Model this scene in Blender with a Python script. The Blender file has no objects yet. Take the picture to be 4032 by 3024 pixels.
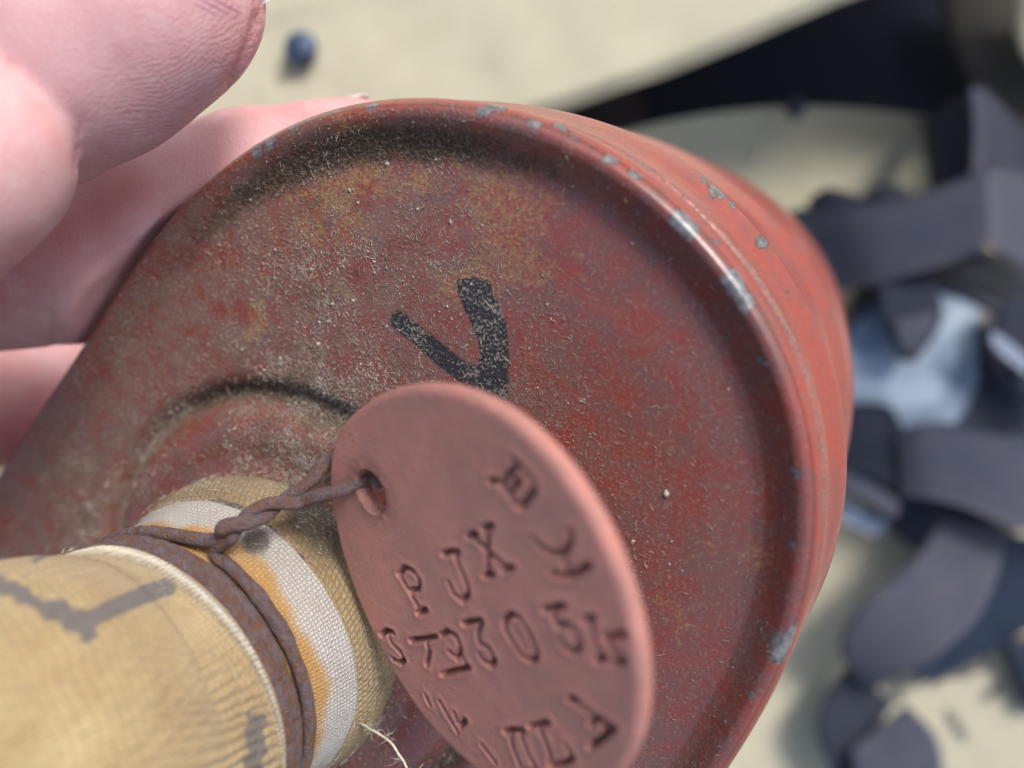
import bpy, math, random
import numpy as np
from mathutils import Vector, noise as mnoise

# ------------------------------------------------------------------ camera, world, sun, exposure
CZ = 28.0            # lens height above the ground sheet, in cm (everything below is written in cm, built in metres)
F = 3200.0           # focal length in pixels of the 4032 px wide frame
S = 0.01
sc = bpy.context.scene
col = sc.collection
cam_d = bpy.data.cameras.new('camera')
cam = bpy.data.objects.new('camera', cam_d)
col.objects.link(cam)
cam.location = (0, 0, CZ * S)
cam.rotation_euler = (0, 0, 0)
cam_d.sensor_width = 36.0
cam_d.lens = 36.0 * F / 4032.0
cam_d.clip_start = 0.002
cam_d.clip_end = 50.0
cam_d.dof.use_dof = True
cam_d.dof.focus_distance = 8.2 * S
cam_d.dof.aperture_fstop = 10.5
sc.camera = cam

SUN_EL, SUN_AZ = math.radians(50), math.radians(52)       # azimuth measured from +X towards +Y
sd = Vector((math.cos(SUN_EL) * math.cos(SUN_AZ), math.cos(SUN_EL) * math.sin(SUN_AZ), math.sin(SUN_EL)))
w = bpy.data.worlds.new('World'); sc.world = w; w.use_nodes = True
wn = w.node_tree.nodes; wl = w.node_tree.links
sky = wn.new('ShaderNodeTexSky'); sky.sky_type = 'NISHITA'; sky.sun_disc = False
sky.sun_elevation = SUN_EL
sky.sun_rotation = math.pi / 2 - SUN_AZ
sky.dust_density = 3.0; sky.air_density = 1.0; sky.ozone_density = 1.0
bg = wn['Background']; bg.inputs['Strength'].default_value = 0.15
wl.new(sky.outputs[0], bg.inputs['Color'])
sl = bpy.data.lights.new('sun', 'SUN'); sl.energy = 2.25; sl.angle = math.radians(18); sl.color = (1.0, 0.975, 0.95)
so = bpy.data.objects.new('sun', sl); col.objects.link(so)
so.rotation_euler = sd.to_track_quat('Z', 'Y').to_euler()
so.location = (0.3, 0.3, 0.6)
sc.view_settings.view_transform = 'Standard'; sc.view_settings.look = 'None'
sc.view_settings.exposure = 0.38; sc.view_settings.gamma = 1.0
sc.cycles.max_bounces = 8; sc.cycles.transparent_max_bounces = 12
sc.cycles.use_denoising = True

rng = np.random.default_rng(7)

# ------------------------------------------------------------------ helpers
def P(px, py, d):
    """centimetre point seen at photo pixel (px, py), d cm below the lens"""
    return np.array([(px - 2016) / F * d, -(py - 1512) / F * d, -d])

def PP(l):
    return np.array([P(*p) for p in l])

def norm(v):
    v = np.asarray(v, float); return v / np.linalg.norm(v, axis=-1, keepdims=True)

def to_px(p):
    p = np.asarray(p); return np.stack([p[..., 0] / -p[..., 2] * F + 2016, 1512 - p[..., 1] / -p[..., 2] * F], -1)

def empty(name, loc, label, cat, group=None):
    o = bpy.data.objects.new(name, None); col.objects.link(o)
    loc = np.asarray(loc, float)
    o.location = ((loc + [0, 0, CZ]) * S).tolist(); o.empty_display_size = 0.01
    o['label'] = label; o['category'] = cat
    if group: o['group'] = group
    o['_o'] = loc.tolist()
    return o

def org(o):
    return np.array(o['_o']) if o is not None and '_o' in o else np.zeros(3)

def build(name, V, faces, mat, parent=None, smooth=True, attrs=None, uv=None, origin=None, kind=None, label=None):
    V = np.asarray(V, float)
    base = org(parent)
    og = base if origin is None else np.asarray(origin, float)
    loc = (og - base) * S if parent is not None else (og + [0, 0, CZ]) * S
    me = bpy.data.meshes.new(name)
    co = ((V - og) * S).astype(np.float32)
    if isinstance(faces, np.ndarray):
        nf, k = faces.shape
        me.vertices.add(len(co)); me.vertices.foreach_set('co', co.ravel())
        me.loops.add(nf * k); me.loops.foreach_set('vertex_index', faces.astype(np.int32).ravel())
        me.polygons.add(nf); me.polygons.foreach_set('loop_start', np.arange(0, nf * k, k, dtype=np.int32))
        me.update(calc_edges=True); me.validate()
    else:
        me.from_pydata(co.tolist(), [], [list(map(int, f)) for f in faces])
    if uv is not None:
        ul = me.uv_layers.new(name='UVMap')
        vi = np.empty(len(me.loops), np.int32); me.loops.foreach_get('vertex_index', vi)
        ul.data.foreach_set('uv', np.asarray(uv, np.float32)[vi].ravel())
    for k_, a in (attrs or {}).items():
        at = me.attributes.new(k_, 'FLOAT', 'POINT'); at.data.foreach_set('value', np.asarray(a, np.float32))
    if smooth: me.polygons.foreach_set('use_smooth', np.ones(len(me.polygons), bool))
    me.materials.append(mat)
    o = bpy.data.objects.new(name, me); col.objects.link(o)
    o.location = loc.tolist()
    if parent is not None: o.parent = parent
    o['_o'] = og.tolist()
    if kind: o['kind'] = kind
    if label: o['label'] = label
    return o

def gridf(nu, nv, cu=False, cv=False):
    """quads of an nu x nv vertex grid (index = i*nv + j), closed in u and/or v"""
    i = np.arange(nu if cu else nu - 1); j = np.arange(nv if cv else nv - 1)
    I, J = np.meshgrid(i, j, indexing='ij'); I2 = (I + 1) % nu; J2 = (J + 1) % nv
    return np.stack([I * nv + J, I2 * nv + J, I2 * nv + J2, I * nv + J2], -1).reshape(-1, 4)

def hsh(ix, iy, iz, seed):
    h = (ix * 374761393 + iy * 668265263 + iz * 2147483647 + seed * 974711) & 0xffffffff
    h = ((h ^ (h >> 13)) * 1274126177) & 0xffffffff
    return ((h ^ (h >> 16)) & 0xffffff) / 0xffffff

def vnoise(p, freq=1.0, seed=0, octaves=1):
    """value noise in -1..1 for an (N,3) or (N,2) array"""
    p = np.asarray(p, float)
    if p.shape[-1] == 2: p = np.concatenate([p, np.zeros(p.shape[:-1] + (1,))], -1)
    out = 0; amp = 1.0; tot = 0
    for o in range(octaves):
        q = p * freq * 2 ** o + 31.7 * o + 1000
        i = np.floor(q).astype(np.int64); f = q - i; f = f * f * (3 - 2 * f)
        r = 0
        for a in (0, 1):
            for b in (0, 1):
                for c in (0, 1):
                    wgt = (f[..., 0] if a else 1 - f[..., 0]) * (f[..., 1] if b else 1 - f[..., 1]) * (f[..., 2] if c else 1 - f[..., 2])
                    r = r + wgt * hsh(i[..., 0] + a, i[..., 1] + b, i[..., 2] + c, seed + o)
        out = out + amp * (2 * r - 1); tot += amp; amp *= 0.5
    return out / tot

def catmull(pts, n, closed=False):
    pts = np.asarray(pts, float); m = len(pts)
    if closed: g = lambda i: pts[i % m]; segs = m
    else: g = lambda i: pts[min(max(i, 0), m - 1)]; segs = m - 1
    ts = np.linspace(0, segs, n, endpoint=not closed); out = []
    for t in ts:
        i = min(int(t), segs - 1); f = t - i
        a, b, c, d = g(i - 1), g(i), g(i + 1), g(i + 2)
        out.append(0.5 * ((2 * b) + (c - a) * f + (2 * a - 5 * b + 4 * c - d) * f * f + (-a + 3 * b - 3 * c + d) * f ** 3))
    return np.array(out)

def resample(pts, n, closed=False):
    pts = np.asarray(pts, float)
    q = np.vstack([pts, pts[:1]]) if closed else pts
    L = np.r_[0, np.cumsum(np.linalg.norm(np.diff(q, axis=0), axis=1))]
    t = np.linspace(0, L[-1], n, endpoint=not closed)
    return np.stack([np.interp(t, L, q[:, k]) for k in range(q.shape[1])], 1)

def frames(path):
    T = norm(np.gradient(path, axis=0)); N = []
    n = np.cross(T[0], [0.3, 0.2, 1.0]); n = n / np.linalg.norm(n)
    for t in T:
        n = n - t * n.dot(t); n = n / np.linalg.norm(n); N.append(n)
    N = np.array(N); return T, N, np.cross(T, N)

def tube(path, rad, ns=10, caps=True):
    path = np.asarray(path, float); n = len(path)
    T, N, B = frames(path); r = np.broadcast_to(np.asarray(rad, float), (n,)) if np.ndim(rad) < 2 else None
    a = np.linspace(0, 2 * np.pi, ns, endpoint=False)
    rr = (r[:, None] * np.ones(ns)) if r is not None else rad
    V = path[:, None] + rr[..., None] * (np.cos(a)[None, :, None] * N[:, None] + np.sin(a)[None, :, None] * B[:, None])
    V = V.reshape(-1, 3); Fq = gridf(n, ns, cv=True).tolist()
    if caps:
        V = np.vstack([V, path[0], path[-1]]); c0 = n * ns; c1 = c0 + 1
        Fq += [[c0, (k + 1) % ns, k] for k in range(ns)]
        Fq += [[c1, (n - 1) * ns + k, (n - 1) * ns + (k + 1) % ns] for k in range(ns)]
    return V, Fq

class Nodes:
    def __init__(s, name):
        s.m = bpy.data.materials.new(name); s.m.use_nodes = True
        s.t = s.m.node_tree; s.n = s.t.nodes; s.l = s.t.links
        s.b = s.n['Principled BSDF']
        s.tc = s.n.new('ShaderNodeTexCoord'); s._c = None
    def new(s, k, **kw):
        x = s.n.new(k)
        for a, v in kw.items(): setattr(x, a, v)
        return x
    def link(s, a, b): s.l.new(a, b)
    def put(s, sock, v):
        if hasattr(v, 'is_output') or hasattr(v, 'links'): s.l.new(v, sock)
        else: sock.default_value = v
    def co(s, scale=(1, 1, 1), uv=False):
        mp = s.new('ShaderNodeMapping'); k = 1 if uv else 100
        mp.inputs['Scale'].default_value = tuple(k * q for q in scale)
        s.link(s.tc.outputs['UV' if uv else 'Object'], mp.inputs[0]); return mp.outputs[0]
    def noise(s, scale, detail=4, rough=0.55, dist=0, vec=None, color=False):
        x = s.new('ShaderNodeTexNoise'); x.inputs['Scale'].default_value = scale
        x.inputs['Detail'].default_value = detail; x.inputs['Roughness'].default_value = rough; x.inputs['Distortion'].default_value = dist
        s.link(vec if vec is not None else s.co(), x.inputs['Vector']); return x.outputs['Color' if color else 'Fac']
    def voro(s, scale, vec=None, feature='F1', out='Distance'):
        x = s.new('ShaderNodeTexVoronoi', feature=feature); x.inputs['Scale'].default_value = scale
        s.link(vec if vec is not None else s.co(), x.inputs['Vector']); return x.outputs[out]
    def wave(s, scale, vec, dist=0, axis='X', detail=2, dscale=1):
        x = s.new('ShaderNodeTexWave', bands_direction=axis); x.inputs['Scale'].default_value = scale
        x.inputs['Distortion'].default_value = dist; x.inputs['Detail'].default_value = detail; x.inputs['Detail Scale'].default_value = dscale
        s.link(vec, x.inputs['Vector']); return x.outputs['Fac']
    def attr(s, name):
        x = s.new('ShaderNodeAttribute'); x.attribute_name = name; return x.outputs['Fac']
    def math(s, op, a, b=0.0, c=None, clamp=False):
        x = s.new('ShaderNodeMath', operation=op, use_clamp=clamp)
        s.put(x.inputs[0], a); s.put(x.inputs[1], b)
        if c is not None: s.put(x.inputs[2], c)
        return x.outputs[0]
    def ramp(s, v, lo, hi, a=0.0, b=1.0):
        x = s.new('ShaderNodeMapRange', interpolation_type='SMOOTHSTEP')
        s.put(x.inputs[0], v); x.inputs[1].default_value = lo; x.inputs[2].default_value = hi
        x.inputs[3].default_value = a; x.inputs[4].default_value = b; return x.outputs[0]
    def mix(s, f, a, b):
        x = s.new('ShaderNodeMix', data_type='RGBA')
        s.put(x.inputs['Factor'], f)
        for k, v in ((6, a), (7, b)):
            if isinstance(v, tuple): x.inputs[k].default_value = (*v, 1)
            else: s.link(v, x.inputs[k])
        return x.outputs[2]
    def bump(s, h, strength=0.5, dist=0.01, prev=None):
        x = s.new('ShaderNodeBump'); x.inputs['Strength'].default_value = strength
        x.inputs['Distance'].default_value = dist * S; s.link(h, x.inputs['Height'])
        if prev is not None: s.link(prev, x.inputs['Normal'])
        return x.outputs[0]
    def out(s, color=None, rough=None, normal=None, **kw):
        if color is not None:
            if isinstance(color, tuple): s.b.inputs['Base Color'].default_value = (*color, 1)
            else: s.link(color, s.b.inputs['Base Color'])
        if rough is not None: s.put(s.b.inputs['Roughness'], rough)
        if normal is not None: s.link(normal, s.b.inputs['Normal'])
        for k, v in kw.items(): s.put(s.b.inputs[k.replace('_', ' ')], v)
        return s.m

# ------------------------------------------------------------------ materials
def mat_paint(name, dusty=1.0, base=(0.225, 0.046, 0.035)):
    N = Nodes(name)
    rusty = N.attr('rusty'); dirt = N.attr('dirt'); chip = N.attr('chip'); dust_a = N.attr('dust')
    big = N.noise(0.9, 5, .6, .6); mid = N.noise(3.2, 6, .62, .4); fine = N.noise(26, 3, .65); vfine = N.noise(62, 2, .6)
    red = N.mix(N.math('MULTIPLY', N.ramp(mid, .35, .7), .4 + .6 * dusty), base, (base[0] * .62, base[1] * 1.0, base[2] * 1.25))
    red = N.mix(N.math('MULTIPLY', N.ramp(big, .50, .70), .3 + .5 * dusty), red, (base[0] * 1.18, base[1] * .9, base[2] * .7))
    # grey bare tin where the paint has gone
    ragged = N.noise(7, 6, .7)
    cm = N.ramp(N.math('ADD', chip, N.math('MULTIPLY', N.math('SUBTRACT', N.noise(11, 6, .75, .6), .5), 1.9)), .50, .57)
    speckchip = N.ramp(N.noise(5.5, 7, .75, 0, N.co((1.1, 1, 1))), .70, .74)
    # thin film of fine dust and thicker tan crumbs
    film = N.math('MULTIPLY', N.ramp(N.math('ADD', mid, N.math('MULTIPLY', fine, .5)), .52, .86), dust_a)
    col_ = N.mix(N.math('MULTIPLY', film, .62), red, (0.245, 0.155, 0.122))
    crumbs = N.math('MULTIPLY', N.ramp(N.math('ADD', N.math('MULTIPLY', fine, .7), N.math('MULTIPLY', vfine, .5)), .635, .70), N.math('MULTIPLY', dust_a, N.ramp(mid, .3, .62, .35, 1.0)))
    col_ = N.mix(N.math('MULTIPLY', crumbs, .85), col_, (0.41, 0.315, 0.24))
    spk = N.ramp(N.noise(48, 1, .5, 0, N.co((1, 1, 1.01))), .70, .76)
    col_ = N.mix(N.math('MULTIPLY', spk, .6), col_, (0.50, 0.36, 0.31))
    # ochre rust blooms and blue grey worn patches
    rustm = N.math('MULTIPLY', N.ramp(N.math('ADD', N.noise(2.3, 6, .7, .8, N.co((1, 1.3, 1))), N.math('MULTIPLY', rusty, .29)), .605, .71), N.ramp(fine, .42, .56))
    col_ = N.mix(N.math('MULTIPLY', N.math('MULTIPLY', rustm, dust_a), .9), col_, (0.40, 0.24, 0.08))
    wornm = N.math('MULTIPLY', N.math('MULTIPLY', N.ramp(N.math('ADD', N.noise(1.9, 6, .7, .5, N.co((1.3, 1, 2))), N.math('MULTIPLY', rusty, .13)), .60, .70), N.ramp(N.noise(9, 5, .7), .42, .6)), dust_a)
    col_ = N.mix(N.math('MULTIPLY', wornm, .75), col_, (0.085, 0.085, 0.10))
    # brown grime settled in the grooves
    dm = N.ramp(N.math('ADD', dirt, N.math('MULTIPLY', N.math('SUBTRACT', N.noise(6, 6, .7), .5), .9)), .28, .75)
    groove_tint = N.mix(N.ramp(fine, .45, .62), (0.050, 0.034, 0.024), (0.20, 0.145, 0.08))
    col_ = N.mix(N.math('MULTIPLY', dm, .92), col_, groove_tint)
    tin = N.mix(N.ramp(N.noise(14, 5, .7), .4, .65), (0.105, 0.10, 0.108), (0.25, 0.24, 0.235))
    cm2 = N.math('MAXIMUM', cm, N.math('MULTIPLY', speckchip, .25 if dusty < .5 else .5), clamp=True)
    col_ = N.mix(cm2, col_, tin)
    rough = N.math('ADD', .30, N.math('MULTIPLY', N.math('ADD', film, N.math('ADD', crumbs, dm)), .38), clamp=True)
    h = N.math('ADD', N.math('MULTIPLY', crumbs, .9), N.math('MULTIPLY', cm2, -.6))
    h = N.math('ADD', h, N.math('MULTIPLY', N.math('MULTIPLY', dm, fine), 1.6))
    h = N.math('ADD', h, N.math('MULTIPLY', ragged, .25))
    nb = N.bump(h, 1.0, .024)
    return N.out(col_, rough, N.bump(N.noise(1.4, 3, .5), .35, .05, nb), Specular_IOR_Level=.5, Coat_Weight=N.math('MULTIPLY', N.math('SUBTRACT', 1.0, N.math('MINIMUM', N.math('ADD', dust_a, dm), 1.0)), .7), Coat_Roughness=.22)

def mat_plain(name, c1, c2, scale=3, rough=.6, bs=.3, bd=.01, bscale=30, **kw):
    N = Nodes(name)
    c = N.mix(N.ramp(N.noise(scale, 6, .6, .3), .3, .7), c1, c2)
    return N.out(c, rough, N.bump(N.noise(bscale, 4, .6), bs, bd), **kw)

def mat_cloth(name, c1, c2, pitch=.05, amp=.02, stain=None, ink=None, mott=.6, twill=False, rib=False, cc=.42):
    """woven cloth from the uv map (in cm); pitch = thread spacing in cm"""
    N = Nodes(name)
    uv = N.co((1, 1, 1), uv=True)
    sep = N.new('ShaderNodeSeparateXYZ')
    jit = N.new('ShaderNodeVectorMath', operation='ADD')
    nz = N.new('ShaderNodeVectorMath', operation='SCALE'); nz.inputs['Scale'].default_value = pitch * 1.5
    N.link(N.noise(1 / (pitch * 5), 3, .5, 0, uv, True), nz.inputs[0]); N.link(uv, jit.inputs[0]); N.link(nz.outputs[0], jit.inputs[1])
    N.link(jit.outputs[0], sep.inputs[0])
    k = math.pi / pitch
    u, v = sep.outputs[0], sep.outputs[1]
    if twill: u = N.math('ADD', u, N.math('MULTIPLY', v, .5))
    su = N.math('SINE', N.math('MULTIPLY', u, k)); sv = N.math('SINE', N.math('MULTIPLY', v, k))
    wv = N.math('MULTIPLY', N.math('MULTIPLY', su, sv), .5); wv = N.math('ADD', wv, .5)
    edge = N.math('MINIMUM', N.math('ABSOLUTE', su), N.math('ABSOLUTE', sv))
    h = N.math('ADD', N.math('MULTIPLY', edge, .8), N.math('MULTIPLY', wv, .35))
    fuz = N.noise(60, 3, .7)
    tone = N.ramp(N.noise(1.1, 6, .65, .4), .3, .72)
    c = N.mix(N.math('MULTIPLY', tone, mott), c1, c2)
    c = N.mix(N.math('MULTIPLY', N.math('SUBTRACT', 1.0, N.ramp(edge, 0, .5)), cc), c, tuple(x * .45 for x in c1))
    c = N.mix(N.math('MULTIPLY', N.ramp(fuz, .5, .75), .25), c, tuple(min(1, x * 1.35) for x in c1))
    if stain:
        a = N.attr('stain'); f = N.ramp(N.math('ADD', a, N.math('MULTIPLY', N.math('SUBTRACT', N.noise(5, 5, .7), .5), .5)), .3, .85)
        c = N.mix(N.math('MULTIPLY', f, .9), c, stain)
    if ink:
        a = N.attr('ink'); f = N.ramp(N.math('ADD', a, N.math('MULTIPLY', N.math('SUBTRACT', N.noise(14, 5, .7), .5), .5)), .35, .7)
        c = N.mix(N.math('MULTIPLY', f, .85), c, ink)
    h = N.math('ADD', h, N.math('MULTIPLY', fuz, .5))
    if rib:
        s0 = N.new('ShaderNodeSeparateXYZ'); N.link(uv, s0.inputs[0])
        ph = N.math('ADD', N.math('ADD', s0.outputs[0], N.math('MULTIPLY', s0.outputs[1], -.35)), N.math('MULTIPLY', N.noise(.8, 2, .5, 0, uv), .5))
        rb = N.math('MULTIPLY', N.math('ADD', N.math('MULTIPLY', N.math('SINE', N.math('MULTIPLY', ph, 2 * math.pi / .105)), .5), .5), N.attr('rib'))
        h = N.math('ADD', h, N.math('MULTIPLY', rb, 3.6))
        c = N.mix(N.math('MULTIPLY', N.math('SUBTRACT', N.attr('rib'), rb), .30), c, tuple(x * .5 for x in c1))
    return N.out(c, .9, N.bump(h, .8, amp), Specular_IOR_Level=.2, Sheen_Weight=.15)

M = {}
M['lid'] = mat_paint('red_lid_paint')
M['side'] = mat_paint('red_side_paint', .3, (0.36, 0.068, 0.052))
N = Nodes('rusted_wire')
r1 = N.noise(9, 6, .7); r2 = N.noise(40, 4, .65)
c = N.mix(N.ramp(r1, .4, .62), (0.26, 0.145, 0.115), (0.265, 0.22, 0.24))
c = N.mix(N.ramp(N.noise(16, 5, .7), .53, .63), c, (0.38, 0.17, 0.05))
c = N.mix(N.ramp(r2, .6, .72), c, (0.26, 0.19, 0.15))
M['wire'] = N.out(c, N.ramp(r1, .3, .7, .55, .85), N.bump(N.math('ADD', N.math('MULTIPLY', r1, 1.4), N.math('MULTIPLY', r2, 1.3)), 1.0, .08), Specular_IOR_Level=.45)
N = Nodes('ink_black')
hole = N.ramp(N.math('ADD', N.math('ADD', N.math('MULTIPLY', N.noise(4, 6, .75), .8), N.math('MULTIPLY', N.noise(40, 3, .6), .5)), N.math('MULTIPLY', N.attr('solid'), .15)), .535, .60)
crumb = N.ramp(N.math('ADD', N.noise(36, 3, .6), N.math('MULTIPLY', N.noise(3, 5, .6), .45)), .76, .86)
c = N.mix(N.math('MULTIPLY', crumb, .8), (0.020, 0.021, 0.026), (0.27, 0.23, 0.18))
M['ink'] = N.out(c, .6, N.bump(N.noise(36, 3, .6), .8, .015), Alpha=N.math('MULTIPLY', hole, N.attr('solid')))
N = Nodes('dust_fibre')
c = N.mix(N.ramp(N.noise(3, 3, .6), .35, .65), (0.27, 0.205, 0.14), (0.54, 0.48, 0.40))
M['lint'] = N.out(c, .95, None, Specular_IOR_Level=.1)
N = Nodes('red_fibre_disc')
c = N.mix(N.ramp(N.noise(1.6, 6, .65, .5), .35, .68), (0.63, 0.255, 0.20), (0.50, 0.23, 0.185))
c = N.mix(N.math('MULTIPLY', N.ramp(N.noise(24, 5, .75), .50, .66), .42), c, (0.52, 0.36, 0.31))
c = N.mix(N.math('MULTIPLY', N.attr('groove_tint'), N.ramp(N.noise(9, 5, .7), .3, .55)), c, (0.07, 0.045, 0.035))
M['tag'] = N.out(c, N.ramp(N.noise(6, 5, .7), .3, .7, .26, .48), N.bump(N.math('ADD', N.noise(48, 4, .65), N.math('MULTIPLY', N.noise(7, 5, .6), 1.2)), 1.0, .022), Specular_IOR_Level=.5)

def mat_skin():
    N = Nodes('skin')
    c = N.mix(N.ramp(N.noise(.55, 4, .55, .3), .35, .7), (0.70, 0.41, 0.40), (0.64, 0.30, 0.295))
    c = N.mix(N.math('MULTIPLY', N.ramp(N.noise(3.2, 6, .65), .45, .7), .5), c, (0.76, 0.53, 0.52))
    c = N.mix(N.math('MULTIPLY', N.attr('flush_shade'), .6), c, (0.62, 0.17, 0.13))
    c = N.mix(N.math('MULTIPLY', N.math('MULTIPLY', N.attr('inkmask'), N.ramp(N.math('SINE', N.math('ADD', N.attr('inkline'), N.math('MULTIPLY', N.noise(30, 2, .5), .9))),   .60, .90)), .8), c, (0.17, 0.07, 0.20))
    ridge = N.math('SINE', N.math('MULTIPLY', N.math('ADD', N.attr('ridge'), N.math('MULTIPLY', N.noise(2.4, 4, .55), .26)), 2 * math.pi / .047))
    rm = N.attr('ridge_mask')
    h = N.math('MULTIPLY', N.math('ADD', N.math('MULTIPLY', ridge, .5), .5), rm)
    c = N.mix(N.math('MULTIPLY', N.math('MULTIPLY', N.ramp(ridge, -.95, -.3, 1, 0), rm), N.ramp(N.noise(9, 3, .6), .4, .6, .1, .34)), c, (0.36, 0.12, 0.11))
    nb = N.bump(h, .30, .010)
    cell = N.voro(22, None, 'DISTANCE_TO_EDGE')
    nb = N.bump(N.math('ADD', N.math('MULTIPLY', N.ramp(cell, 0, .25), .5), N.noise(34, 4, .7)), .55, .012, nb)
    return N.out(c, N.ramp(N.noise(5, 4), .3, .7, .42, .56), nb, Subsurface_Weight=.25, Subsurface_Scale=.0022, Subsurface_Radius=(1.0, .36, .22), Specular_IOR_Level=.42)
M['skin'] = mat_skin()
M['nail'] = mat_plain('nail', (0.80, 0.68, 0.68), (0.76, 0.60, 0.60), 2, .28, .1, .004, 12)
M['hose'] = mat_cloth('hose_stockinette', (0.51, 0.39, 0.205), (0.35, 0.235, 0.11), .046, .022, stain=(0.50, 0.22, 0.03), ink=(0.115, 0.11, 0.115), rib=True, cc=.38, mott=.85)
M['sleeve'] = mat_cloth('sleeve_canvas', (0.46, 0.335, 0.165), (0.27, 0.175, 0.085), .062, .045, cc=.6, mott=.9, stain=(0.07, 0.05, 0.033), ink=(0.03, 0.032, 0.042), twill=True)
M['tape'] = mat_cloth('white_tape', (0.62, 0.585, 0.53), (0.46, 0.40, 0.32), .042, .030, cc=.6, stain=(0.52, 0.27, 0.05), ink=(0.10, 0.075, 0.05))
M['thread'] = mat_plain('thread', (0.62, 0.55, 0.40), (0.72, 0.66, 0.52), 8, .9, .6, .01, 60)
M['canvas'] = mat_cloth('bag_canvas', (0.57, 0.53, 0.385), (0.49, 0.45, 0.305), .10, .03, ink=(0.09, 0.09, 0.095), stain=(0.20, 0.17, 0.10))
M['navy'] = mat_cloth('navy_lining_shade', (0.006, 0.008, 0.022), (0.010, 0.012, 0.028), .10, .03)  # part of the mouth's shade is in this colour
M['brown'] = mat_plain('brown_leather', (0.022, 0.013, 0.013), (0.035, 0.022, 0.020), 2, .55)
M['strap'] = mat_cloth('grey_webbing', (0.066, 0.073, 0.104), (0.112, 0.104, 0.122), .12, .05)
M['strap_dark'] = mat_cloth('dark_webbing', (0.022, 0.028, 0.048), (0.036, 0.038, 0.058), .12, .05)
M['rubber'] = mat_plain('mask_rubber', (0.012, 0.018, 0.034), (0.022, 0.030, 0.052), 1.2, .42, .2, .02, 10)
M['snap'] = mat_plain('blued_metal', (0.035, 0.05, 0.09), (0.07, 0.10, 0.16), 4, .42, .1, .01, 10, Metallic=.6)
M['steel'] = mat_plain('buckle_metal', (0.18, 0.22, 0.29), (0.28, 0.32, 0.38), 3, .35, .1, .01, 10, Metallic=.7)
N = Nodes('eyepiece_glass')
M['glass'] = N.out(N.mix(N.ramp(N.noise(.5, 4, .6, .4), .35, .65), (0.15, 0.21, 0.28), (0.31, 0.385, 0.475)), .58, None, Specular_IOR_Level=.4)
M['table'] = mat_plain('table_wood', (0.10, 0.075, 0.055), (0.15, 0.11, 0.08), .6, .7)

# ------------------------------------------------------------------ the plane of the canister face
fn = norm(np.array([-.37, -.19, .91])); fU = norm(np.cross([0, 1, 0], fn)); fV = np.cross(fn, fU)
fp0 = np.array([-2.85, -2.72, -9.55]); fd = fp0 @ fn
def on_face(px, py, h=0.0):
    r = np.array([(px - 2016) / F, -(py - 1512) / F, -1.0]); q = r * ((fd + h) / (r @ fn)); return np.array([q @ fU, q @ fV])
def face3(uv, h):
    uv = np.asarray(uv); return uv[..., 0:1] * fU + uv[..., 1:2] * fV + (fd + np.asarray(h))[..., None] * fn

trace = [(0,1850),(180,1540),(340,1330),(560,960),(760,740),(1000,560),(1200,450),(1400,405),(1700,400),(1950,430),(2200,500),(2450,640),(2700,850),(2900,1080),(3050,1300),(3150,1530),(3200,1800),(3210,2100),(3180,2350),(3100,2600),(3000,2820),(2850,3024)]
out = [on_face(*t) for t in trace] + [np.array(q, float) for q in [(-1.7,-6.3),(-2.8,-7.5),(-4.3,-8.5),(-6.3,-9.1),(-8.6,-8.8),(-10.7,-7.6),(-11.9,-5.8),(-12.0,-4.5),(-11.4,-3.5)]]
NO = 1000
ol = resample(catmull(out, 2400, True), NO, True)
ol_raw = ol.copy()
for _ in range(26): ol = (np.roll(ol, 1, 0) + ol * 2 + np.roll(ol, -1, 0)) / 4
for _ in range(60):
    sm = ol.copy()
    for k in range(1): sm = (np.roll(ol, 12, 0) + np.roll(ol, -12, 0) + ol * 2) / 4
    ol = ol * .75 + sm * .25
_res = ol_raw - ol; _w = np.hanning(121); _w /= _w.sum()
ol = ol + np.stack([np.convolve(np.r_[_res[-121:, k], _res[:, k], _res[:121, k]], _w, 'same')[121:-121] for k in (0, 1)], 1)
tg = norm(np.roll(ol, -1, 0) - np.roll(ol, 1, 0))
on_ = np.stack([tg[:, 1], -tg[:, 0]], 1)
cen = np.array([-5.6, -3.6])
if np.mean(np.sum(on_ * (ol - cen), 1)) < 0: on_ = -on_
neck3 = np.array([-2.995, -2.807, -9.201]); hn = norm(np.array([-.449, -.246, 1.0]))
nk = np.array([neck3 @ fU, neck3 @ fV]) + (hn @ fn * 0) 
nk3 = neck3 - hn * ((neck3 @ fn - fd + .26) / (hn @ fn)); nk = np.array([nk3 @ fU, nk3 @ fV])

def out_dist(uv):
    r = np.empty(len(uv))
    for a in range(0, len(uv), 20000):
        q = uv[a:a + 20000]; d2 = (q ** 2).sum(1)[:, None] - 2 * q @ ol.T + (ol ** 2).sum(1)[None]
        i = d2.argmin(1); dn = np.sqrt(np.maximum(d2[np.arange(len(q)), i], 0)); r[a:a + 20000] = np.where(dn < 1.2, np.abs(((q - ol[i]) * on_[i]).sum(1)), dn)
    return r
prof_i = np.array([0, .03, .06, .10, .15, .22, .32, .43, .54, .68, .95, 1.5, 9])
prof_h = np.array([-.11, -.05, -.012, 0, -.010, -.065, -.155, -.215, -.225, -.212, -.19, -.18, -.18])
_pi = np.linspace(0, 9, 4000); _ph = np.interp(_pi, prof_i, prof_h); _k = np.hanning(34); _k /= _k.sum()
_phs = np.convolve(np.pad(_ph, 17, mode='edge'), _k, 'same')[17:-17]; _phs = np.where(_pi < .05, _ph, _phs)
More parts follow.
